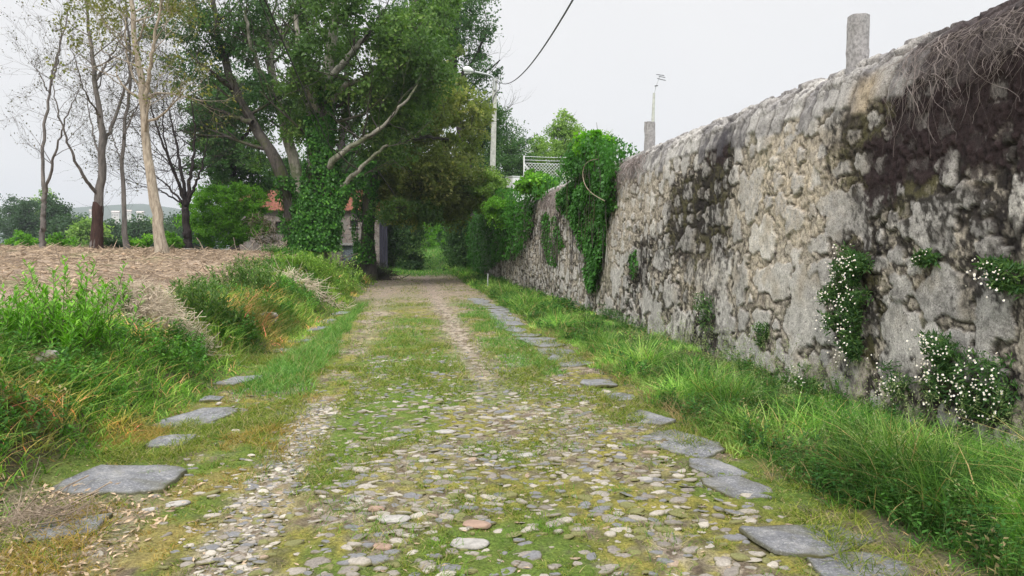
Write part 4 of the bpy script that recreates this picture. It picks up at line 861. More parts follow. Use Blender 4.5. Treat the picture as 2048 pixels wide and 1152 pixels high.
# ------------------------------------------------------------------ grass
G = [(.035, .11, .024), (.10, .25, .04), (.30, .47, .14)]
def gcol(rr, n, dry=.06, bias=0, pal=None):
    a, b, c = [np.array(q) for q in (pal or G)]; t = np.clip(rr.random(n)*.8+bias, 0, 1)[:, None]*2
    col = np.where(t < 1, a*(1-t)+b*t, b*(2-t)+c*(t-1)); k = rr.random(n) < dry; col[k] = np.array([.38, .31, .16])*(.7+.5*rr.random(k.sum()))[:, None]; return col
def scatter(rr, n, x0, x1, y0, y1, fn, pw=1.0):
    x = x0+rr.random(n)*(x1-x0); y = y0+(y1-y0)*rr.random(n)**pw; k = rr.random(n) < fn(x, y); return x[k], y[k]
def put(mb, rr, x, y, h, w, lean, col, az=None):
    z = hgt(x, y)-.01; blades(mb, np.stack([x, y, z], 1), h, w, lean, rr, col, az)
def verge():
    rr = np.random.default_rng(801); mb = MB()
    edge = lambda y: np.interp(y, [3, 4.3, 5.5, 7, 9, 12, 23, 60], [2.72, 2.66, 2.55, 2.50, 2.5, 2.48, 2.45, 2.6])
    f = lambda x, y: sst(-.12, .25, x-edge(y)+.35*(fbm(y*2.2, x*2, 7, 3)-.5))*(.12+.88*sst(.36, .52, fbm(x*2.5, y*1.5, 9, 3)))
    for (n, y0, y1, wd) in [(52000, 3, 8.5, .0085), (42000, 8.5, 16, .011), (34000, 16, 34, .013), (16000, 34, 62, .028)]:
        x, y = scatter(rr, n, 2.4, 4.28, y0, y1, f); e = x-edge(y)
        h = .85*(.10+.22*sst(0, .45, e)-(.20-.16*sst(6.2, 5.0, y))*sst(.75, 1.35, e))*(.3+1.0*rr.random(len(x)))*(.25+1.5*sst(.25, .75, fbm(x*2.6, y*1.8, 12, 3))); h = h*np.interp(y, [3, 8, 14, 60], [1.18, .95, .95, 1.0])
        clump = sst(.45, .7, fbm(x*1.1, y*.55, 14, 3)); h = h*(.75+.6*clump)
        put(mb, rr, x, y, h, wd*(.5+1.0*rr.random(len(x))), .25+1.35*rr.random(len(x)), gcol(rr, len(x), .07, 1.5*(fbm(x*3.3, y*2.0, 15, 3)-.5))*(.75+1.2*sst(.25, .75, fbm(x*2.4, y*1.6, 115, 3)))[:, None]*np.array([1.2, 1.05, 1.]))
    for (n, y0, y1, L) in [(2600, 3.2, 9, .055), (2400, 9, 18, .075), (2000, 18, 40, .11)]:
        x, y = scatter(rr, n, 2.5, 4.2, y0, y1, lambda x, y: f(x, y)*sst(.45, .6, fbm(x*1.7+5, y*1.1, 171, 3)))
        k = len(x); h = (.08+.17*rr.random(k)); z = hgt(x, y); b = np.stack([x, y, z], 1); az = rr.random(k)*6.28; dr = np.stack([np.cos(az)*.3, np.sin(az)*.3, np.ones(k)], 1); c = gcol(rr, k, .03, -.1, [(.03, .10, .022), (.07, .19, .03), (.16, .30, .08)])
        tubes(mb, np.stack([b, b+dr*h[:, None]*.5, b+dr*h[:, None]], 1), np.tile([.003, .0025, .0012], (k, 1)), 3, (.10, .16, .05))
        for q in range(9):
            t = .2+.8*q/8; a = rr.random(k)*6.28; leafs(mb, b+dr*(h*t)[:, None], np.stack([np.cos(a), np.sin(a), .3+rr.normal(size=k)*.25], 1), np.tile([0, 0, 1.], (k, 1)), L*(.7+.5*rr.random(k))*(1.1-.4*t), L*.42, c*(.8+.4*rr.random(k))[:, None])
    # dry blades at the verge foot
    x, y = scatter(rr, 9000, 2.45, 3.1, 3, 16, lambda x, y: sst(.45, .6, fbm(x*2, y*1.3, 19, 3))*.9)
    put(mb, rr, x, y, .05+.22*rr.random(len(x)), .005, .6+rr.random(len(x)), np.array([.36, .27, .14])*(.6+.6*rr.random(len(x)))[:, None])
    x, y = scatter(rr, 26000, -7, 4.2, 44, 98, lambda x, y: sst(43, 50, y+2*(fbm(x, y, 3, 2)-.5)))
    put(mb, rr, x, y, (.12+.4*rr.random(len(x)))*(.35+.65*sst(1.2, 2.2, np.abs(x-1.2))+.3*sst(60, 70, y)), .045, .3+.8*rr.random(len(x)), gcol(rr, len(x), .04, .1))
    # seed heads
    n = 420; x, y = scatter(rr, n, 2.8, 4.1, 3.2, 12, lambda x, y: 0*x+1); m = len(x); h = .28+.25*rr.random(m); z = hgt(x, y); az = rr.random(m)*6.28; b = np.stack([x, y, z], 1); dr = np.stack([np.cos(az), np.sin(az), 0*az], 1)
    t = np.linspace(0, 1, 6); P = b[:, None]+np.array([0, 0, 1])*(h[:, None]*t)[..., None]+dr[:, None]*(h[:, None]*.35*t**2)[..., None]
    tubes(mb, P, np.tile(np.linspace(.0016, .0009, 6), (m, 1)), 3, (.20, .28, .10))
    k = 14; ti = P[:, -1]; pb = np.repeat(ti, k, 0)+rr.normal(size=(m*k, 3))*np.array([.012, .012, .035]); leafs(mb, pb, rr.normal(size=(m*k, 3))+np.array([0, 0, .8]), rr.normal(size=(m*k, 3)), .022, .006, np.array([.28, .33, .16])*(.7+.6*rr.random(m*k))[:, None])
    tag(mb.build('verge_grass', M['grass']), kind='stuff')
verge()
def lane_grass():
    rr = np.random.default_rng(802); mb = MB(); YG = [(.05, .10, .015), (.18, .24, .03), (.42, .42, .10)]
    rut = lambda x, y: np.exp(-((x+.86)/.22)**2)*.95*sst(9.5, 8.3, y)+np.exp(-((x+.8)/.26)**2)*.55*sst(10, 14, y)+np.exp(-((x-.9)/.32)**2)*sst(7, 10, y)
    def f(x, y):
        n = fbm(x*1.3, y*.8, 41, 4)*.45+fbm(x*5, y*3.2, 42, 4)*.35+fbm(x*17, y*12, 43, 3)*.3
        return np.clip((.16+.84*sst(.40, .58, n))*(1-rut(x, y))*(1-.6*sst(19, 26, y)), 0, 1)
    for (n, y0, y1, w) in [(150000, 3, 7.5, .006), (100000, 7.5, 14, .008), (40000, 14, 30, .010), (14000, 30, 50, .02)]:
        x, y = scatter(rr, n, -2.6, 2.65, y0, y1, f); k = len(x); g = fbm(x*2.1, y*1.4, 55, 3)
        h = (1-.5*sst(10, 8, y)*sst(-.75, -.5, x)*sst(2., 1.8, x))*(.016+.05*rr.random(k)**1.5)*(.5+1.3*sst(.42, .65, g)); put(mb, rr, x, y, h*np.interp(y, [3, 20], [1, 1.5]), w*(.6+.8*rr.random(k)), .5+1.2*rr.random(k), np.where((sst(.44, .56, fbm(x*2.2+8, y*1.6, 47, 3))*sst(11, 8, y)*sst(-.6, -1., x)*.75 > rr.random(k))[:, None], np.array([.36, .25, .07])*(.6+.7*rr.random(k))[:, None], gcol(rr, k, .16, .1*(g-.4), YG)))
    # tufts
    for i in range(260):
        cx = rr.random()*3.9-1.95; cy = 3.1+rr.random()**1.4*15
        if rut(np.array(cx), np.array(cy)) > .5: continue
        k = int(30+60*rr.random()); s = .05+.10*rr.random(); x = cx+rr.normal(size=k)*s; y = cy+rr.normal(size=k)*s*.8
        put(mb, rr, x, y, .03+.06*rr.random(k), .0045, .5+.9*rr.random(k), gcol(rr, k, .08, .05, [(.07, .15, .02), (.13, .25, .03), (.22, .34, .05)]))
    for o in [q for q in bpy.data.objects if q.name.startswith('flagstone')]:
        bb = np.array([v.co[:] for v in o.data.vertices]); c = bb.mean(0); 
        if c[1] > 16: continue
        k = 140; i = rr.integers(len(bb)-84, len(bb), k); x = bb[i, 0]+(bb[i, 0]-c[0])*.05+rr.normal(size=k)*.02; y = bb[i, 1]+rr.normal(size=k)*.03; cl = fbm(x*6, y*6, 131, 2) > .45
        x = x[cl]; y = y[cl]; k = len(x); put(mb, rr, x, y, .025+.05*rr.random(k), .005, .5+1.1*rr.random(k), gcol(rr, k, .15, .0, [(.08, .14, .02), (.16, .24, .035), (.30, .36, .07)]))
    # taller grass islands between the ruts and the flagstones
    def isl(x, y):
        a = sst(1.12, 1.35, x+.25*(fbm(y*1.1, 0*y, 3, 2)-.5))*sst(8.6, 9.6, y)*sst(23, 20, y)*sst(2.05, 1.9, x)
        b = sst(-1.08, -1.22, x+.3*(fbm(y*.9, 0*y+4, 5, 2)-.5))*sst(foot(y)+.28, foot(y)+.52, x)*sst(8.3, 9.6, y)*sst(24, 21, y)
        c_ = np.exp(-((x+.05)/.5)**2)*sst(9, 11, y)*sst(20, 16, y)*.22
        return np.clip(a*.9*sst(.38, .52, fbm(x*1.5, y*.9, 91, 3))+b+c_, 0, 1)
    x, y = scatter(rr, 90000, -2.4, 2.1, 8, 24, isl, 1.2); k = len(x); bb = (x < -1)
    h = (.045+.075*rr.random(k))*(.6+.8*fbm(x*1.5, y, 16, 3))*np.where(bb, 1.6, 1.0)*np.interp(y, [8, 20], [1, 1.2])
    put(mb, rr, x, y, h, .008*(.6+.8*rr.random(k)), .4+.9*rr.random(k), gcol(rr, k, .06, .12))
    tag(mb.build('lane_grass', M['grass']), kind='stuff')
lane_grass()
def bank_veg():
    rr = np.random.default_rng(803); mb = MB()
    BARE = [(ghit(px, py), r) for px, py, r in ((290, 640, .6), (240, 650, .45), (335, 625, .45), (40, 655, .42), (90, 722, .2), (158, 660, .25), (512, 597, .35), (456, 578, .4), (610, 575, .8), (610, 515, 1.0))]
    def dens(x, y):
        gap = 1.0
        for p, r in BARE: gap = gap*(1-.97*np.exp(-(((x-p[0])**2+(y-p[1])**2*.6)/(r*r))**2))
        t = foot(y)-x; n = fbm(x*.9, y*.7, 33, 4); a = sst(-.25, .12, t+.35*(fbm(y*1.7, x, 4, 3)-.5)); lim = np.interp(y, [0, 6, 10, 14, 20, 27, 45], [3.0, 2.4, 1.9, 1.8, 2.0, 2.6, 6])
        return a*sst(lim+.5, lim-.9, t+(n-.5)*2.4)*(.45+.55*sst(.3, .5, n))*gap
    for (n, y0, y1, w) in [(60000, 3, 9, .0105), (55000, 9, 17, .013), (40000, 17, 30, .014), (22000, 30, 58, .03)]:
        x, y = scatter(rr, n, -9, -1.3, y0, y1, dens); k = len(x); t = foot(y)-x; n1 = fbm(x*1.2, y*.8, 61, 3)
        h = (.12+.17*sst(-.1, .5, t)*(1-.6*sst(1.1, 2.4, t)))*(.5+.9*rr.random(k))*(.5+1.0*n1)
        put(mb, rr, x, y, h, w*(.5+1.0*rr.random(k)), .5+1.3*rr.random(k), np.array([1.35, 1.05, .9])*(.5+1.2*sst(.25, .75, fbm(x*2.2, y*1.5, 116, 3)))[:, None]*gcol(rr, k, .05+.3*float(0), .9*(n1-.5))*np.where(sst(.56, .62, fbm(x*.9+3, y*.6, 65, 3))[:, None] > rr.random(k)[:, None], np.array([2.6, 1.25, 2.2]), np.array([1, 1, 1.])))
    # broad leaved herbs: upright stems with lance leaves
    for (n, y0, y1, L) in [(9500, 3.5, 9, .08), (10000, 9, 17, .10), (8000, 17, 34, .13), (700, 34, 50, .18)]:
        x, y = scatter(rr, n, -8, -1.5, y0, y1, lambda x, y: dens(x, y)*sst(.15, .5, foot(y)-x)*sst(.38, .55, fbm(x*1.1+5, y*.8, 71, 3)))
        k = len(x); h = (.10+.22*rr.random(k))*(.5+.9*fbm(x, y, 73, 2)); z = hgt(x, y); az = rr.random(k)*6.28; ln = .15+.35*rr.random(k); dr = np.stack([np.cos(az)*ln, np.sin(az)*ln, np.ones(k)], 1)
        b = np.stack([x, y, z], 1); c = gcol(rr, k, .03, .0, [(.035, .11, .022), (.08, .22, .03), (.20, .40, .08)])*(.65+.75*fbm(x*1.4, y, 75, 3))[:, None]
        tubes(mb, np.stack([b, b+dr*h[:, None]*.5, b+dr*h[:, None]], 1), np.tile([.0035, .003, .0015], (k, 1)), 3, (.08, .13, .04))
        for q in range(13):
            t = .15+.85*q/12; a = rr.random(k)*6.28; d = np.stack([np.cos(a), np.sin(a), .5-.1*q/12+rr.normal(size=k)*.25], 1); up = np.tile([0, 0, 1.], (k, 1))
            leafs(mb, b+dr*(h*t)[:, None], d, up, L*(.7+.5*rr.random(k))*(1.1-.45*t), L*.30, c*(.8+.4*rr.random(k))[:, None])
    tag(mb.build('bank_undergrowth', M['grass']), kind='stuff')
bank_veg()
def sprout(label, px, py, Y, wpx, hpx, nst, mat, seed, L=.11):
    rr = np.random.default_rng(seed); c = at(px, py, Y); s = pxw(Y); root = empty('leafy_shrub', (c[0], c[1], float(hgt(c[0], c[1])))); st = MB(); lf = MB(); g = hgt(c[0], c[1])
    x = c[0]+rr.normal(size=nst)*wpx*s*.30; y = c[1]+rr.normal(size=nst)*.25; z = hgt(x, y); top = c[2]+hpx*s*.5; h = np.maximum((top-z)*(.5+.5*rr.random(nst))*(1-.25*np.abs(x-c[0])/(wpx*s)), .12); dr = np.stack([(x-c[0])*.5+rr.normal(size=nst)*.28, rr.normal(size=nst)*.28, np.ones(nst)], 1); b = np.stack([x, y, z], 1)
    tubes(st, np.stack([b, b+dr*h[:, None]*.5, b+dr*h[:, None]], 1), np.tile([.0045, .0035, .0015], (nst, 1)), 4)
    m = 30
    for q in range(m):
        t = .12+.88*q/(m-1); a = rr.random(nst)*6.28; d = np.stack([np.cos(a), np.sin(a), .75+rr.normal(size=nst)*.25], 1)
        leafs(lf, b+dr*(h*t)[:, None], d, np.tile([0, 0, 1.], (nst, 1)), L*(.7+.5*rr.random(nst))*(1.15-.4*t), L*.22, rr.random(nst))
    st.build('stems', M['stem'], root); lf.build('leaves', M[mat], root); tag(root, label, 'shrub', 'leafy young shrubs on the bank')
sprout('tallest feathery green shrub on the left bank, against the bare earth', 150, 575, 8.6, 110, 130, 45, 'lf_bright', 811)
sprout('bright green leafy shrub at the left edge of the photo', 50, 605, 8.4, 130, 70, 60, 'lf_bright', 812)
sprout('dark green leafy shrub on the bank top left of the two white stones', 400, 590, 12.5, 100, 80, 70, 'lf_oak', 813, .11)
sprout('small dark leafy shrub left of the dry straw heap on the bank', 250, 575, 11, 60, 50, 30, 'lf_oak', 814)
sprout('low green shrub behind the two white stones on the bank', 500, 540, 17, 90, 60, 60, 'lf_oak', 815, .12)
sprout('pale green leafy shrubbery on the bank top in front of the ivy-clad trunks', 620, 525, 24, 120, 50, 90, 'lf_light', 816, .15)
# dry heaps
def heap(name, label, px, py, Y, wpx, hpx, n, mat, seed, r=.004, ln=.35, z0=0, dep=.5):
    rr = np.random.default_rng(seed); c = ghit(px, py); Y = c[1]; s = pxw(Y); g = float(hgt(c[0], c[1])); w = wpx*s*.5; h = hpx*s
    u = rr.normal(size=(n, 2))*.5; x = c[0]+u[:, 0]*w; y = c[1]+u[:, 1]*dep; z = hgt(x, y)+z0+h*np.exp(-(u**2).sum(1))*rr.random(n)+.015
    a = rr.random(n)*6.28; L = ln*(.4+.9*rr.random(n)); d = np.stack([np.cos(a), np.sin(a), rr.normal(size=n)*.38], 1); t = np.linspace(-.5, .5, 6); bow = rr.normal(size=(n, 3))*.28
    P = np.stack([x, y, z], 1)[:, None]+d[:, None]*(L[:, None]*t)[..., None]+bow[:, None]*(L[:, None]*(t*t)[None]*4)[..., None]
    P[..., 2] = np.maximum(P[..., 2], hgt(P[..., 0], P[..., 1])+.006)
    mb = MB(); tubes(mb, P, np.tile(np.array([1, 1, .9, .8, .7, .4])*r, (n, 1))*(.3+1.1*rr.random((n, 1))**2), 4); o = mb.build(name, mat, smooth=True); tag(o, label, 'dry brush', 'heaps of dry straw and cut twigs'); return o
heap('straw_heap', 'heap of pale dry curling straw on the bank, right of the tallest feathery shrub', 288, 652, 9.2, 210, 85, 3200, M['straw'], 821, .0035, .22, dep=.38)
heap('straw_heap', 'dry pale straw tangle at the left edge, below the bright green shrub', 35, 668, 7.2, 170, 55, 1500, M['straw'], 822, .0035, .3, dep=.35)
heap('twig_heap', 'scatter of dry brown twigs on the ground at the bottom left corner', 60, 1050, 4.7, 260, 14, 200, M['twig'], 823, .003, .30, dep=.3)
heap('twig_heap', 'brown thorny brush heap at the roadside below the wooden post of the house', 735, 553, 36, 100, 34, 900, M['bk_dark'], 824, .012, .8, dep=.8)
heap('straw_heap', 'dry pale stalks on the bank top behind the lone granite block', 610, 575, 19.5, 130, 20, 220, M['straw'], 825, .007, .5, dep=.6)
heap('straw_heap', 'dry pale stalks among the plants at the top of the bank near the oak trunks', 610, 512, 27, 170, 30, 400, M['straw'], 826, .008, .6, dep=.8)
def litter():
    rr = np.random.default_rng(831); mb = MB(); n = 30000; t = 1.6+rr.random(n)*16; y = 6+rr.random(n)*25; x = foot(y)-t; z = hgt(x, y)+.01; k = (x > -16)
    x, y, z = x[k], y[k], z[k]; n = len(x); a = rr.random(n)*6.28; L = (.04+.22*rr.random(n)**2.5)*(1+y/30); d = np.stack([np.cos(a), np.sin(a), rr.normal(size=n)*.25], 1); p = np.stack([x, y, z], 1); c = np.array([.40, .31, .22])*(.45+.9*rr.random(n))[:, None]
    tt = np.linspace(0, 1, 4); P = p[:, None]+d[:, None]*(L[:, None]*tt)[..., None]; P[..., 2] = np.maximum(P[..., 2], hgt(P[..., 0], P[..., 1])+.004)
    tubes(mb, P, (np.tile([1, .9, .8, .4], (n, 1))*(.0022+.0003*y)[:, None]), 3, c[:, 0])
    mb.c[-1] = np.repeat(c, 12, 0)
    # clods
    m = 4200; y = 6+rr.random(m)*23; x = foot(y)-(2.2+rr.random(m)*14)
    for i in range(m):
        if x[i] > -15: 
            s = .015+.06*rr.random()**3; lump(mb, (x[i], y[i], float(hgt(x[i], y[i]))), (s, s*.8, s*.6), rr, list(np.array([.30, .215, .145])*(.35+1.2*rr.random())), n=(4, 6))
    m = 1500; x = -2.7+1.3*rr.random(m)**1.3; y = 3.2+rr.random(m)*2.4; z = hgt(x, y)+.012; leafs(mb, np.stack([x, y, z], 1), np.stack([rr.normal(size=m), rr.normal(size=m), .3*rr.random(m)], 1), np.tile([0, 0, 1.], (m, 1))+rr.normal(size=(m, 3))*.4, .03+.04*rr.random(m), .018, np.array([.44, .33, .22])*(.4+.9*rr.random(m))[:, None])
    # lane bits: dead leaves and twigs
    m = 2600; x = rr.random(m)*5.4-2.7; y = 3+rr.random(m)**1.4*22; z = hgt(x, y)+.006; leafs(mb, np.stack([x, y, z], 1), np.stack([rr.normal(size=m), rr.normal(size=m), .15*rr.random(m)], 1), np.tile([0, 0, 1.], (m, 1))+rr.normal(size=(m, 3))*.3, .018+.03*rr.random(m), .012, np.array([.36, .27, .18])*(.5+.8*rr.random(m))[:, None])
    tag(mb.build('dry_litter', M['cobble']), kind='stuff')
litter()
# ------------------------------------------------------------------ flowers on the wall
def daisies(label, poly, nl, nf, seed, name='fleabane_clump', out=.16, group='clumps of white daisies growing on the wall'):
    rr = np.random.default_rng(seed); P2 = [tuple(atx(px, py, WX)[1:]) for px, py in poly]; ys = [p[0] for p in P2]; zs = [p[1] for p in P2]
    def samp(n):
        m = n*6; y = min(ys)+rr.random(m)*(max(ys)-min(ys)); z = min(zs)+rr.random(m)*(max(zs)-min(zs)); w = .35*(fbm(y*5, z*5, seed % 50, 3)-.5); k = inpoly(y+w, z+w, P2) & (fbm(y*7, z*7, 3+seed % 30, 3) > .46); return y[k][:n], z[k][:n]
    root = empty(name, (WX, float(np.mean(ys)), float(min(zs)))); lf = MB(); y, z = samp(nl); n = len(y); x = np.interp(z, [0, 3], [WX, WX+.1])-.03-out*rr.random(n)**1.2*sst(0, .35, z-min(zs)+.1)
    L = .045*(.5+rr.random(n)); leafs(lf, np.stack([x, y, z], 1), rr.normal(size=(n, 3))+np.array([-.4, 0, .4]), rr.normal(size=(n, 3))+np.array([-1, 0, .6]), L, L*.28, rr.random(n)); lf.build('leaves', M['lf_dark'], root)
    fl = MB(); ye = MB(); y, z = samp(nf); n = len(y); x = np.interp(z, [0, 3], [WX, WX+.1])-out-.03-.04*rr.random(n); y = y+rr.normal(size=n)*.045; z = z+rr.normal(size=n)*.045; c = np.stack([x, y, z], 1); nr = unit(np.stack([-1+rr.normal(size=n)*.3, -.5+rr.normal(size=n)*.5, .4+rr.normal(size=n)*.4], 1)); s1 = unit(np.cross(nr, [0, .1, 1.])); s2 = np.cross(nr, s1); r = .0055+.005*rr.random(n)
    for q in range(8):
        a = q*math.pi/4; d = s1*math.cos(a)+s2*math.sin(a); leafs(fl, c, d, nr, r, r*.75, .5)
    K = 6; a = np.arange(K)*2*np.pi/K; V = c[:, None]+nr[:, None]*.002+(s1[:, None]*np.cos(a)[None, :, None]+s2[:, None]*np.sin(a)[None, :, None])*(r*.36)[:, None, None]
    ye.add(V, np.arange(n*K).reshape(n, K)); fl.build('petals', M['petal'], root); ye.build('flower_centres', M['yellow'], root); tag(root, label, 'flowers', group)
daisies('tall clump of white daisies trailing down the wall between the large grey stones', [(1690, 480), (1735, 495), (1745, 540), (1738, 620), (1728, 700), (1700, 715), (1680, 660), (1660, 600), (1668, 540)], 5200, 190, 851)
daisies('small tuft of daisies beside the square grey slab stone, near the right edge', [(1985, 530), (2045, 520), (2048, 585), (2000, 590)], 1200, 40, 852)
daisies('broad bed of white daisies at the wall foot in the lower right', [(1880, 690), (1960, 700), (2048, 720), (2048, 850), (1950, 840), (1860, 800), (1780, 790), (1740, 770), (1800, 745), (1860, 750)], 2300, 200, 853, out=.14)
daisies('thin upright clump of daisies left of the lower right bed', [(1872, 650), (1910, 660), (1915, 740), (1875, 740)], 900, 40, 854)
daisies('dark daisy clump low on the wall above the grass, under the tall trailing clump', [(1580, 745), (1650, 740), (1655, 785), (1580, 780)], 1400, 40, 855)
daisies('little dark tuft growing from a joint in the middle of the wall', [(1515, 655), (1550, 650), (1552, 690), (1520, 690)], 500, 8, 856)
daisies('narrow plant growing up the wall above the tall grass tussock', [(1405, 600), (1435, 590), (1440, 670), (1412, 660)], 600, 12, 857)
daisies('dark leafy plant at the wall foot right of the ivy column', [(1212, 612), (1246, 612), (1250, 655), (1215, 655)], 1300, 6, 858)
daisies('few daisies rooted beside the round moss-covered stone below the black moss', [(1830, 500), (1880, 510), (1875, 540), (1825, 530)], 500, 8, 859, out=.06)
# dead vine on top of the wall
def dead_vine(label, px0, px1, ytop, ybot, n, seed, r=.0045, name='dead_vine'):
    rr = np.random.default_rng(seed); A = []; RR = []; k = 12
    for i in range(n):
        px = px0+(px1-px0)*rr.random(); y0 = wv(px, 200)[0]; v0 = 3.42-.5*rr.random()**1.5; ln = (.25+.75*rr.random()**2)*(ybot-ytop)*1.0; t = np.linspace(0, 1, k)
        v = v0-ln*t*(.8+.2*rr.random()); y = y0+(rr.normal()*.35)*t+.07*(fbm(t*3.5+i*3, t*0, seed % 60, 3)-.5)*2; v = v+.08*(fbm(t*4+i, t*0+3, 3, 2)-.5); x, z, a, b = wprof(v)
        A.append(np.stack([x-.045-.05*rr.random()-.05*np.sin(t*3+i)**2, y, z+.02], 1)); RR.append(r*(.3+1.3*rr.random()**2)*np.linspace(1, .4, k))
    mb = MB(); tubes(mb, np.array(A), np.array(RR), 4); o = mb.build(name, M['vine'], smooth=True); tag(o, label, 'dead vine', 'dry leafless vines hanging over the wall top')
dead_vine('dense curtain of dry grey vine stems at the upper right of the wall', 1790, 2150, 0, .75, 230, 861, .0026)
dead_vine('few long bent dry vine stems crossing the black moss left of the dense curtain', 1760, 1900, 0, 1.4, 16, 862, .0032)
dead_vine('dry brown vine stems draped over the wall top right of the tall ivy column', 1218, 1285, 0, .5, 260, 863, .006)
dead_vine('dry brown vine stems on the wall between the ivy mound and the tall ivy column', 1082, 1135, 0, .9, 240, 864, .009)
# ------------------------------------------------------------------ bank stones
rs = np.random.default_rng(901)
def moss_stone():
    t = NT('mossy_stone'); n = t.noise(22, 8, .7); col = t.ramp(n, [(.3, (.20, .19, .18)), (.7, (.52, .49, .46))]); g = t.n('ShaderNodeNewGeometry')
    col = t.mix(t.ramp(t.noise(5, 4, .6), [(.42, 0.), (.54, .9)]), col, (.13, .09, .02)); return t.end(t.bsdf(col, .9, t.bump(n, .7, .02), spec=.15))
M['moss'] = moss_stone(); M['wstone'] = plain_mat('whitish_stone', (.58, .56, .53), .9, var=.25, scale=20)
for (px, py, Y, w, h, mt, lab) in [
    (88, 722, 6.6, 50, 60, 'moss', 'grey boulder with orange moss at the left of the bank, below the straw tangle'),
    (158, 662, 7.6, 60, 22, 'moss', 'orange-mossed boulder half hidden under the tallest feathery shrub'),
    (512, 600, 15.4, 34, 16, 'wstone', 'lone pale granite block on the bank with orange moss below it'),
    (448, 574, 15.8, 20, 8, 'wstone', 'left one of the two white stones on the bank top'),
    (468, 580, 15.6, 16, 9, 'wstone', 'right one of the two white stones on the bank top'),
    (530, 630, 15.0, 40, 18, 'moss', 'orange-mossed stone just below the lone pale granite block'),
    (380, 498, 26, 26, 5, 'wstone', 'pale stone lying on the bare field before the round bush')]:
    c = at(px, py, Y); s = pxw(Y); mb = MB(); c = ghit(px, py+h*.4); s = pxw(c[1]); c[2] += h*s*.1; lump(mb, c, (w*s*.5, w*s*.4, h*s*.5), rs, rough=.55, rz=rs.random()*.6, n=(24, 32), e=.45, flat=.5, fq=2.5); tag(mb.build('boulder', M[mt], smooth=True), lab, 'stone', 'stones lying on the left bank')
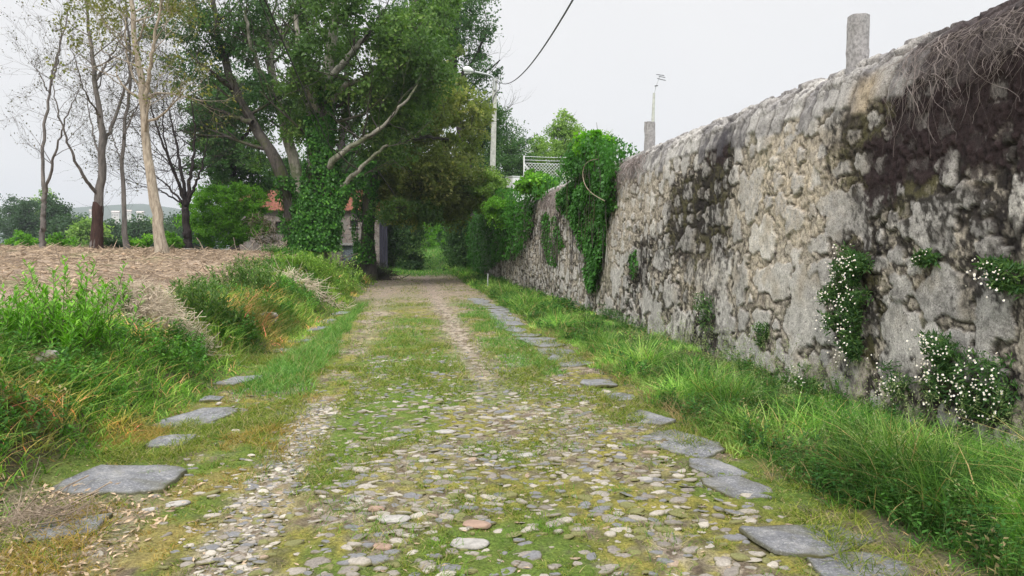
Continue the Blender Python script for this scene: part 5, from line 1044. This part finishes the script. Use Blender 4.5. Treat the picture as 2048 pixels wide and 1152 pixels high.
# ------------------------------------------------------------------ old house
def house():
    Yh = 55.0; xr = at(774, 500, Yh)[0]; xl = xr-10.2; zt = at(700, 420, Yh)[2]; dep = 5.0; zr = at(600, 376, Yh+2.5)[2]; z0 = -.3
    root = empty('old_house', ((xl+xr)/2, Yh, 0))
    t = NT('old_plastered_stone'); n = t.noise(3.2, 8, .7, dist=.5); v = t.n('ShaderNodeTexVoronoi', i_Scale=3.6); t.l(t.coord(), v.inputs['Vector'])
    st = t.mix(.6, (.22, .18, .165), t.ramp(v.outputs['Color'], [(.2, .5), (.8, 1.6)]), 'MULTIPLY'); ve = t.n('ShaderNodeTexVoronoi', i_Scale=3.6, feature='DISTANCE_TO_EDGE'); t.l(t.coord(), ve.inputs['Vector'])
    st = t.mix(t.ramp(ve.outputs['Distance'], [(.0, 1.), (.06, 0.)]), st, (.09, .08, .07)); col = t.mix(t.ramp(n, [(.47, 0.), (.53, 1.)]), st, (.24, .22, .205)); col = t.mix(.5, col, t.ramp(t.noise(14, 6, .7), [(.3, .5), (.7, 1.4)]), 'MULTIPLY')
    wm = t.end(t.bsdf(col, .95, t.bump(ve.outputs['Distance'], .5, .05), spec=.1))
    w1 = at(708, 447, Yh); s = pxw(Yh); holes = [(w1[0]-7.5*s, w1[0]+7.5*s, w1[2]-7*s, w1[2]+7*s)]
    d1 = at(697, 505, Yh); holes.append((d1[0]-12*s, d1[0]+12*s, z0, at(697, 491, Yh)[2])); w2 = at(560, 452, Yh); holes.append((w2[0]-9*s, w2[0]+9*s, w2[2]-9*s, w2[2]+9*s))
    xs = sorted({xl, xr, *[h[0] for h in holes], *[h[1] for h in holes]}); zs = sorted({z0, zt, *[h[2] for h in holes], *[h[3] for h in holes]})
    mb = MB(); th = .5
    for a, b in zip(xs[:-1], xs[1:]):
        for c, d in zip(zs[:-1], zs[1:]):
            if any(h[0]-1e-6 <= a and b <= h[1]+1e-6 and h[2]-1e-6 <= c and d <= h[3]+1e-6 for h in holes): continue
            mb.add([[a, Yh, c], [b, Yh, c], [b, Yh, d], [a, Yh, d]], [[0, 1, 2, 3]])
    for (a, b, c, d) in holes:
        mb.add([[a, Yh, c], [a, Yh+th, c], [a, Yh+th, d], [a, Yh, d]], [[0, 1, 2, 3]]); mb.add([[b, Yh, c], [b, Yh+th, c], [b, Yh+th, d], [b, Yh, d]], [[0, 1, 2, 3]]); mb.add([[a, Yh, d], [a, Yh+th, d], [b, Yh+th, d], [b, Yh, d]], [[0, 1, 2, 3]]); mb.add([[a, Yh, c], [a, Yh+th, c], [b, Yh+th, c], [b, Yh, c]], [[0, 1, 2, 3]])
    ym = Yh+dep/2; zg = zr-.1
    for x in (xl, xr): mb.add([[x, Yh, z0], [x, Yh+dep, z0], [x, Yh+dep, zt], [x, ym, zg], [x, Yh, zt]], [[0, 1, 2, 3, 4]])
    mb.add([[xl, Yh+dep, z0], [xr, Yh+dep, z0], [xr, Yh+dep, zt], [xl, Yh+dep, zt]], [[0, 1, 2, 3]]); mb.build('wall', wm, root)
    # tiled roof with rounded tile rows
    t = NT('red_roof_tiles'); n = t.noise(5, 8, .75); col = t.ramp(n, [(.35, (.07, .045, .04)), (.5, (.20, .075, .05)), (.65, (.30, .13, .085))]); rm = t.end(t.bsdf(col, .85, t.bump(n, .6, .03), spec=.15))
    rb = MB()
    for sgn in (-1, 1):
        u = np.linspace(xl-.25, xr+.3, 460); vv = np.linspace(0, 1, 61); U, V = np.meshgrid(u, vv, indexing='ij'); row = (V*15) % 1
        off = .045*np.abs(np.sin((U-xl)*np.pi/.24))+.03*(1-row)+.05*(fbm(U*.6, V*2, 3, 3)-.5)*2; yy = ym+sgn*(dep/2+.35)*(1-V); zz = zt-.12+(zr-zt+.12)*V+off; a, b = U.shape
        i = np.arange(a-1)[:, None]; j = np.arange(b-1)[None, :]; rb.add(np.stack([U, yy, zz], -1), np.stack([i*b+j, i*b+j+1, (i+1)*b+j+1, (i+1)*b+j], -1).reshape(-1, 4))
    rf = rb.build('roof', rm, root, True)
    rg = MB(); x = np.arange(xl-.2, xr+.2, .4)
    for q in x: tubes(rg, np.array([[q, ym, zr+.02], [q+.42, ym, zr+.05]]), np.array([.13, .11]), 10)
    rg.build('ridge_tiles', rm, rf, True)
    for k, h in enumerate(holes):
        a, b, c, d = h; cx = (a+b)/2; cz = (c+d)/2
        if k == 1:
            db = MB()
            for q in range(6): box(db, (a+(q+.5)*(b-a)/6, Yh+.22, cz), ((b-a)/6-.012, .05, d-c))
            dr = db.build('door', plain_mat('faded_blue_door', (.17, .20, .23), .8, var=.3), root); lb = MB(); box(lb, (cx, Yh-.02, d+.09), (b-a+.3, .12, .16)); lb.build('lintel', M['granite'], root)
        else:
            fb = MB(); e = .05
            for (p, q) in (((cx, Yh+.2, c+e/2), (b-a, .06, e)), ((cx, Yh+.2, d-e/2), (b-a, .06, e)), ((a+e/2, Yh+.2, cz), (e, .06, d-c-2*e)), ((b-e/2, Yh+.2, cz), (e, .06, d-c-2*e))): box(fb, p, q)
            w = fb.build('window', M['wood'], root); gb = MB(); box(gb, (cx, Yh+.23, cz), (b-a-2*e, .01, d-c-2*e)); gb.build('pane', plain_mat('dark_glass', (.015, .017, .02), .15, var=.1, spec=.5), w); sb = MB(); box(sb, (cx, Yh-.02, c-.05), (b-a+.16, .14, .08)); sb.build('sill', M['granite'], w)
    gb = MB(); gx0 = xr+.02
    for q in range(4): box(gb, (xr-.02-q*.14, Yh-.08, 1.75), (.12, .06, 3.5-.05*q))
    gb.build('corner_boards', M['darkwood'], root)
    tag(root, 'old low stone house with sagging red tiled roof and small dark window behind the trees', 'house')
house()
mb = MB(); c = at(741, 500, 46); g = float(hgt(c[0], c[1])); P = smooth_path([(c[0], c[1], g-.1), (c[0]+.03, c[1], g+1.4), (c[0]-.02, c[1], at(741, 450, 46)[2])], 10); tubes(mb, P, np.linspace(.085, .07, 10), 10); box(mb, (c[0]-.02, c[1], P[-1][2]+.01), (.15, .15, .03))
tag(mb.build('wooden_post', M['wood'], smooth=False), 'upright weathered wooden post in front of the right end of the house', 'post')
mb = MB(); c = atg(975, 578, .05); g = float(hgt(c[0], c[1])); tubes(mb, np.array([[c[0], c[1], g-.1], [c[0]+.01, c[1], g+.35], [c[0]+.02, c[1], at(973, 547, c[1])[2]]]), np.array([.022, .022, .02]), 8, None)
tag(mb.build('marker_stake', M['galv'], smooth=True), 'thin pale stake standing in the grass at the upper end of the flagstone row', 'stake')
mb = MB(); P = np.array([at(672, 520, 33), at(695, 514, 33), at(716, 506, 33)]); tubes(mb, P, np.array([.02, .018, .012]), 6); tag(mb.build('leaning_cane', M['twig'], smooth=True), 'pale straight cane leaning out of the bank in front of the house door', 'cane')
# twigs and small sticks that stand out
rt = np.random.default_rng(77)
for (pts, Y, r, lab) in [([(110, 488), (118, 520), (125, 555)], 18, .012, 'thin bent dry stalk standing on the bare earth below the leftmost tree'), ([(393, 475), (405, 490), (408, 512)], 25, .015, 'curved pale stick standing in the field at the foot of the round bush'), ([(505, 455), (522, 480), (528, 505)], 32, .018, 'pale curling stem before the dry shrub')]:
    mb = MB(); w = px3(pts, Y); w[-1][2] = float(hgt(w[-1][0], w[-1][1]))-.02; tubes(mb, smooth_path(w, 12, .03, 3), np.linspace(r*.6, r, 12), 5); tag(mb.build('dry_stalk', M['twig'], smooth=True), lab, 'stick')
# ------------------------------------------------------------------ street lamp pole
Yp = 44.0; pb = at(985, 345, Yp); pt = at(990, 158, Yp); zb = float(hgt(pb[0], pb[1])); root = empty('street_lamp', (pb[0], pb[1], zb)); s = pxw(Yp)
mb = MB(); lean = (pt[0]-pb[0])/(pt[2]-pb[2]); x0 = pb[0]-lean*(pb[2]-zb)
for k in range(12):   # square tapered concrete pole in cast lifts
    a = k/12; b = (k+1)/12; H = pt[2]-zb
    za = zb+a*H; zc = zb+b*H; wa = .36-.14*a; wb = .36-.14*b; xa = x0+lean*(za-zb); xb = x0+lean*(zc-zb)
    v = [[xa-wa/2, Yp-wa/2, za], [xa+wa/2, Yp-wa/2, za], [xa+wa/2, Yp+wa/2, za], [xa-wa/2, Yp+wa/2, za], [xb-wb/2, Yp-wb/2, zc], [xb+wb/2, Yp-wb/2, zc], [xb+wb/2, Yp+wb/2, zc], [xb-wb/2, Yp+wb/2, zc]]
    f = [[0, 1, 5, 4], [1, 2, 6, 5], [2, 3, 7, 6], [3, 0, 4, 7]]
    if k == 0: f.append([0, 3, 2, 1])
    if k == 11: f.append([4, 5, 6, 7])
    mb.add(v, f)
mb.build('pole', M['conc'], root)
mb = MB(); A = smooth_path([at(989, 180, Yp-.16), at(989, 158, Yp-.16), at(984, 151, Yp-.2), at(965, 147, Yp-.4), at(945, 143, Yp-.6)], 16); tubes(mb, A, np.full(16, .06), 8); mb.build('arm', M['galv'], root, True)
mb = MB(); a = at(948, 143.5, Yp-.55); b = at(926, 137, Yp-.75); P = smooth_path([a, (a+b)/2, b], 10); tubes(mb, P, np.array([.07, .11, .13, .16, .18, .19, .19, .17, .12, .03]), 10); hd = mb.build('lamp_head', M['white'], root, True)
mb = MB(); q = (a+b)/2; box(mb, (q[0]-.05, q[1], q[2]-.16), (.36, .22, .06)); mb.build('lamp_glass', plain_mat('lamp_glass', (.6, .62, .62), .2, var=.05), hd)
mb = MB(); box(mb, at(945, 142, Yp-.58), (.22, .16, .18)); mb.build('mount', plain_mat('dark_bracket', (.07, .07, .08), .5), root)
mb = MB(); c = at(988, 166, Yp-.12)
tubes(mb, smooth_path([at(990, 162, Yp-.14), at(1000, 168, Yp-.2), at(1000, 180, Yp-.2), at(990, 186, Yp-.16), at(985, 200, Yp-.15), at(984, 225, Yp-.16), at(978, 245, Yp-.18)], 24), np.full(24, .022), 6); mb.build('drop_cable', M['greyc'], root, True)
tag(root, 'tall pale concrete lamp post with a single arm reaching left over the hedge', 'street lamp')
mb = MB(); P0 = at(993, 160, Yp); P1 = at(1185, -70, 12); t = np.linspace(0, 1, 30)[:, None]; P = P0*(1-t)+P1*t; P[:, 2] -= 1.6*4*(t*(1-t))[:, 0]*.5
# keep the crossing at the top of the frame where the sagging cable leaves it
tubes(mb, P, np.full(30, .017), 6); tag(mb.build('overhead_cable', M['greyc'], smooth=True), 'single grey overhead cable rising from the lamp post to the top of the photo', 'cable')
for (a, b, r, lab) in [((530, -8), (722, 395), .016, 'thicker dark overhead cable crossing in front of the oaks at the top left'), ((519, -8), (716, 400), .009, 'thinner dark overhead cable just left of the thicker one')]:
    mb = MB(); P0 = at(*b, 54.8); P1 = at(a[0]-3, a[1], 14); t = np.linspace(0, 1, 30)[:, None]; P = P0*(1-t)+P1*t; P[:, 2] -= .5*4*(t*(1-t))[:, 0]; tubes(mb, P, np.full(30, r), 6); tag(mb.build('overhead_cable', M['black'], smooth=True), lab, 'cable')
# ------------------------------------------------------------------ fence, cabinet, posts, mast behind the wall
Yf = 35.0; fl = at(1048, 330, Yf); fr = at(1290, 330, Yf); zt = at(1048, 312, Yf)[2]; zm = at(1048, 326, Yf)[2]; zg = float(hgt(fl[0], Yf)); root = empty('chain_link_fence', (fl[0], Yf, zg))
for k in range(3):
    x = fl[0]+k*(fr[0]-fl[0])/2; mb = MB(); tubes(mb, np.array([[x, Yf, zg-.2], [x, Yf, zg+1], [x, Yf, zt]]), np.full(3, .035), 8); tubes(mb, np.array([[x, Yf, zt], [x, Yf, zt+.02]]), np.array([.036, .005]), 8); mb.build('fence_post', M['white'], root, True)
mb = MB(); tubes(mb, np.array([[fl[0], Yf, zm-.05], [fl[0]+.35, Yf, zm-.45], [fl[0]+.75, Yf, zm-1.0]]), np.full(3, .025), 6); mb.build('brace', M['white'], root, True)
for z in (zt-.02, zt-.17, zm+.0):
    mb = MB(); t = np.linspace(0, 1, 20); P = np.stack([fl[0]+t*(fr[0]-fl[0]), np.full(20, Yf), z-.03*np.sin(t*np.pi*2)**2], 1); tubes(mb, P, np.full(20, .009), 4)
    if z > zm+.05:
        for q in range(40):
            x = fl[0]+.13*q+.05
            if x < fr[0]: tubes(mb, np.array([[x, Yf, z-.02], [x+.01, Yf, z+.025]]), np.full(2, .005), 3)
    mb.build('fence_wire', M['white'], root)
mb = MB(); A = []; H = zm-zg-.05; W = fr[0]-fl[0]; st = .14
k0 = -int(H/st)-1
for q in range(k0, int(W/st)+1):
    for sg in (1, -1):
        a0 = q*st; xa, za, xb, zb_ = a0, 0., a0+H, H
        if xa < 0: za = -xa; xa = 0.
        if xb > W: zb_ = H-(xb-W); xb = W
        if xb-xa < .05 or zb_-za < .05: continue
        if sg == -1: za, zb_ = H-za, H-zb_
        A.append([[fl[0]+xa, Yf+sg*.004, zm-H+za], [fl[0]+(xa+xb)/2, Yf+sg*.004, zm-H+(za+zb_)/2], [fl[0]+xb, Yf+sg*.004, zm-H+zb_]])
tubes(mb, np.array(A), np.full((len(A), 3), .0075), 4); mb.build('mesh', M['white'], root)
tag(root, 'white chain-link fence with barbed wires on top, standing behind the wall', 'fence')
c = at(1030, 372, 40); w = 30*pxw(40); zg = float(hgt(c[0], 40)); zt = at(1030, 355, 40)[2]; root = empty('white_cabinet', (c[0], 40, zg))
mb = MB(); box(mb, (c[0], 40, (zg+.6+zt)/2), (w*.85, .7, zt-zg-.6), .35); mb.build('body', M['white'], root)
mb = MB(); box(mb, (c[0], 40, zt+.02), (w*.92, .78, .04), .35); mb.build('lid', M['white'], root)
mb = MB(); 
for sx in (-1, 1):
    mb = MB(); tubes(mb, np.array([[c[0]+sx*.25, 40, zg-.1], [c[0]+sx*.25, 40, zg+.62]]), np.full(2, .04), 6); mb.build('leg', M['galv'], root)
mb = MB(); box(mb, (c[0]+.12, 39.62, (zg+.6+zt)/2), (.5, .02, (zt-zg-.6)*.8), .35); mb.build('door', M['white'], root)
tag(root, 'white metal cabinet on legs showing above the shrubs left of the fence', 'cabinet')
def stub(px, pt_, pb_, w, X, lab, seed):
    rr = np.random.default_rng(seed); P = atx(px, pb_, X); T = atx(px, pt_, X); s = w*P[1]/F; mb = MB(); n = 14; z = np.linspace(3.25, T[2], n); K = 16; a = np.arange(K)*2*np.pi/K+.3
    sq = 1/np.maximum(np.abs(np.cos(a-.3)), np.abs(np.sin(a-.3)))*.5; sq = np.minimum(sq, .62)
    V = []
    for i in range(n):
        ww = s*(1.04-.06*i/n); r = sq*ww*(1+.16*(fbm(a*2, z[i]*7+0*a, seed, 4)-.5)*2)
        V.append(np.stack([P[0]+r*np.cos(a), P[1]+r*np.sin(a), z[i]+0*a+(.025*(fbm(a*1.5, 0*a, seed+3, 2)-.5) if i == n-1 else 0)], 1))
    V = np.concatenate(V+[np.array([[P[0], P[1], T[2]+.004]])]); f = [[i*K+j, i*K+(j+1) % K, (i+1)*K+(j+1) % K, (i+1)*K+j] for i in range(n-1) for j in range(K)]; mb.add(V, f); mb.f.append(np.array([[(n-1)*K+j, (n-1)*K+(j+1) % K, n*K] for j in range(K)]))
    tag(mb.build('granite_post', M['granite'], smooth=False), lab, 'stone post', 'short granite posts set in the wall top')
stub(1716, 32, 110, 36, 4.52, 'short granite post on the wall top nearest the camera, left of the black moss', 31)
stub(1299, 244, 295, 18, 4.55, 'short granite post on the wall top in front of the thin mast', 32)
c = at(1306, 300, 40); zg = float(hgt(c[0], 40)); root = empty('antenna_mast', (c[0], 40, zg)); P = np.array([[c[0]-.02, 40, zg], at(1306, 240, 40), at(1308, 186, 40)]); P[0][0] = c[0]-.05
mb = MB(); tubes(mb, P, np.array([.13, .085, .06]), 8); mb.build('mast', M['conc'], root, True)
mb = MB(); a = at(1308, 190, 40); b = at(1312, 172, 40); d = at(1321, 150, 40); tubes(mb, np.array([a, b, d]), np.array([.02, .016, .012]), 5); mb.build('rod', M['galv'], root, True)
mb = MB()
for (x1, y1, x2, y2) in ((1313, 149, 1328, 151), (1315, 157, 1331, 161), (1318, 153, 1330, 155)): tubes(mb, np.array([at(x1, y1, 39.7), at((x1+x2)/2, (y1+y2)/2, 40), at(x2, y2, 40.3)]), np.full(3, .02), 5)
tubes(mb, np.array([at(1310, 172, 39.9), at(1315, 171, 40.1)]), np.full(2, .03), 5); mb.build('elements', M['greyc'], root, True); tag(root, 'thin pale mast with a small antenna on a rod, behind the farther granite post', 'antenna mast')
# long pale vine loop hanging before the ivy
mb = MB(); P = smooth_path([atx(1195, 318, 3.95), atx(1172, 322, 3.85), atx(1163, 345, 3.8), atx(1170, 375, 3.8), atx(1190, 392, 3.85), atx(1210, 402, 3.95)], 24); tubes(mb, P, np.full(24, .0075), 6); tag(mb.build('vine_loop', M['twig'], smooth=True), 'single pale looping vine stem in front of the tall ivy column', 'vine')
# ------------------------------------------------------------------ town on the far hillside
for i, (px, py, w, h, Y) in enumerate([(232, 428, 13, 6, 620), (258, 426, 9, 6, 660), (281, 428, 12, 5, 640), (184, 424, 7, 4, 700)]):
    c = at(px, py, Y); s = pxw(Y); zg = c[2]-h*s-6; root = empty('far_building', (c[0], Y, zg)); mb = MB(); box(mb, (c[0], Y, (zg+c[2]+h*s/2)/2), (w*s, w*s*.7, c[2]+h*s/2-zg)); mb.build('wall', plain_mat('far_white_wall', (.60, .585, .56), .8, var=.05), root)
    mb = MB(); a, b, zt = w*s/2+.4, w*s*.35+.4, c[2]+h*s/2; mb.add([[c[0]-a, Y-b, zt], [c[0]+a, Y-b, zt], [c[0]+a, Y+b, zt], [c[0]-a, Y+b, zt], [c[0]-a, Y, zt+1.2], [c[0]+a, Y, zt+1.2]], [[0, 1, 5, 4], [2, 3, 4, 5]]); mb.add([[c[0]-a, Y-b, zt], [c[0]-a, Y+b, zt], [c[0]-a, Y, zt+1.2]], [[0, 1, 2]]); mb.build('roof', plain_mat('far_roof', (.5, .45, .42), .8), root)
    for q in range(4):
        mb = MB(); box(mb, (c[0]+(q-1.5)*w*s/4.4, Y-w*s*.35-.03, zt-2), (w*s*.08, .06, 1.3)); mb.build('window', M['greyc'], root)
    tag(root, ['far white building on the hillside just right of the cork oak trunk', 'far white building on the hillside directly right of the slim grey trunk', 'far white building on the hillside just left of the pale leaning trunk', 'tiny far white building left of the cork oak trunk'][i], 'building', 'white buildings on the far hillside')
# ------------------------------------------------------------------ air
mb = MB(); x0, x1, y0, y1, z0, z1 = -1380, 720, -70, 1830, -20, 118
box(mb, ((x0+x1)/2, (y0+y1)/2, (z0+z1)/2), (x1-x0, y1-y0, z1-z0)); hz = bpy.data.materials.new('haze'); hz.use_nodes = True; nt = hz.node_tree; nt.nodes.clear(); o = nt.nodes.new('ShaderNodeOutputMaterial'); pv = nt.nodes.new('ShaderNodeVolumePrincipled')
pv.inputs['Density'].default_value = .00045; pv.inputs['Color'].default_value = (.78, .84, .92, 1); pv.inputs['Anisotropy'].default_value = .2; nt.links.new(pv.outputs[0], o.inputs['Volume'])
HAZE = mb.build('haze', hz); tag(HAZE, kind='stuff')
# ------------------------------------------------------------------ sky, sun, camera
SE, SR = math.radians(46), math.radians(202)
w = bpy.data.worlds.new('World'); bpy.context.scene.world = w; w.use_nodes = True; nt = w.node_tree; nt.nodes.clear()
N = nt.nodes.new; out = N('ShaderNodeOutputWorld'); bg = N('ShaderNodeBackground'); sky = N('ShaderNodeTexSky'); sky.sky_type = 'NISHITA'; sky.sun_disc = False; sky.sun_elevation = SE; sky.sun_rotation = SR
tc = N('ShaderNodeTexCoord'); sp = N('ShaderNodeSeparateXYZ'); nt.links.new(tc.outputs['Generated'], sp.inputs[0])
rp = N('ShaderNodeValToRGB'); e = rp.color_ramp.elements; e[0].position = 0; e[0].color = (.81, .80, .795, 1); e[1].position = .35; e[1].color = (.82, .81, .80, 1); q = e.new(.75); q.color = (2.15, 2.13, 2.16, 1)
nt.links.new(sp.outputs['Z'], rp.inputs['Fac'])
ns = N('ShaderNodeTexNoise'); ns.inputs['Scale'].default_value = 1.6; ns.inputs['Detail'].default_value = 5; nt.links.new(tc.outputs['Generated'], ns.inputs['Vector'])
r2 = N('ShaderNodeValToRGB'); r2.color_ramp.elements[0].position = .3; r2.color_ramp.elements[0].color = (.96, .965, .98, 1); r2.color_ramp.elements[1].position = .7; r2.color_ramp.elements[1].color = (1.03, 1.03, 1.03, 1); nt.links.new(ns.outputs['Fac'], r2.inputs['Fac'])
ml = N('ShaderNodeMix'); ml.data_type = 'RGBA'; ml.blend_type = 'MULTIPLY'; ml.inputs[0].default_value = 1; nt.links.new(rp.outputs[0], ml.inputs[6]); nt.links.new(r2.outputs[0], ml.inputs[7])
sk = N('ShaderNodeMix'); sk.data_type = 'RGBA'; sk.blend_type = 'MULTIPLY'; sk.inputs[0].default_value = 1; nt.links.new(sky.outputs[0], sk.inputs[6]); sk.inputs[7].default_value = (.10, .10, .10, 1)
mx = N('ShaderNodeMix'); mx.data_type = 'RGBA'; mx.inputs[0].default_value = .93; nt.links.new(sk.outputs[2], mx.inputs[6]); nt.links.new(ml.outputs[2], mx.inputs[7])
nt.links.new(mx.outputs[2], bg.inputs['Color']); bg.inputs['Strength'].default_value = 1.0; nt.links.new(bg.outputs[0], out.inputs['Surface'])
sl = bpy.data.lights.new('sun', 'SUN'); sl.energy = 2.4; sl.angle = math.radians(12); sl.color = (1, .95, .87); so = bpy.data.objects.new('sun', sl); COL.objects.link(so)
from mathutils import Vector, Matrix
sd = Vector((math.sin(SR)*math.cos(SE), math.cos(SR)*math.cos(SE), math.sin(SE)))
so.rotation_euler = sd.to_track_quat('Z', 'Y').to_euler(); so.location = (-10, -10, 30)
cd = bpy.data.cameras.new('camera'); cam = bpy.data.objects.new('camera', cd); COL.objects.link(cam); cd.sensor_width = 36; cd.lens = F/2048*36; cd.clip_start = .05; cd.clip_end = 6000
cam.matrix_world = Matrix(((rgt[0], upv[0], -fwd[0], 0), (rgt[1], upv[1], -fwd[1], 0), (rgt[2], upv[2], -fwd[2], CAMZ), (0, 0, 0, 1)))
sc = bpy.context.scene; sc.camera = cam; sc.view_settings.view_transform = 'Standard'; sc.view_settings.look = 'None'; sc.view_settings.exposure = .22; sc.view_settings.gamma = 1
sc.render.engine = 'CYCLES'; sc.cycles.max_bounces = 6; sc.cycles.diffuse_bounces = 3; sc.cycles.transmission_bounces = 3; sc.cycles.volume_bounces = 0; sc.cycles.transparent_max_bounces = 4
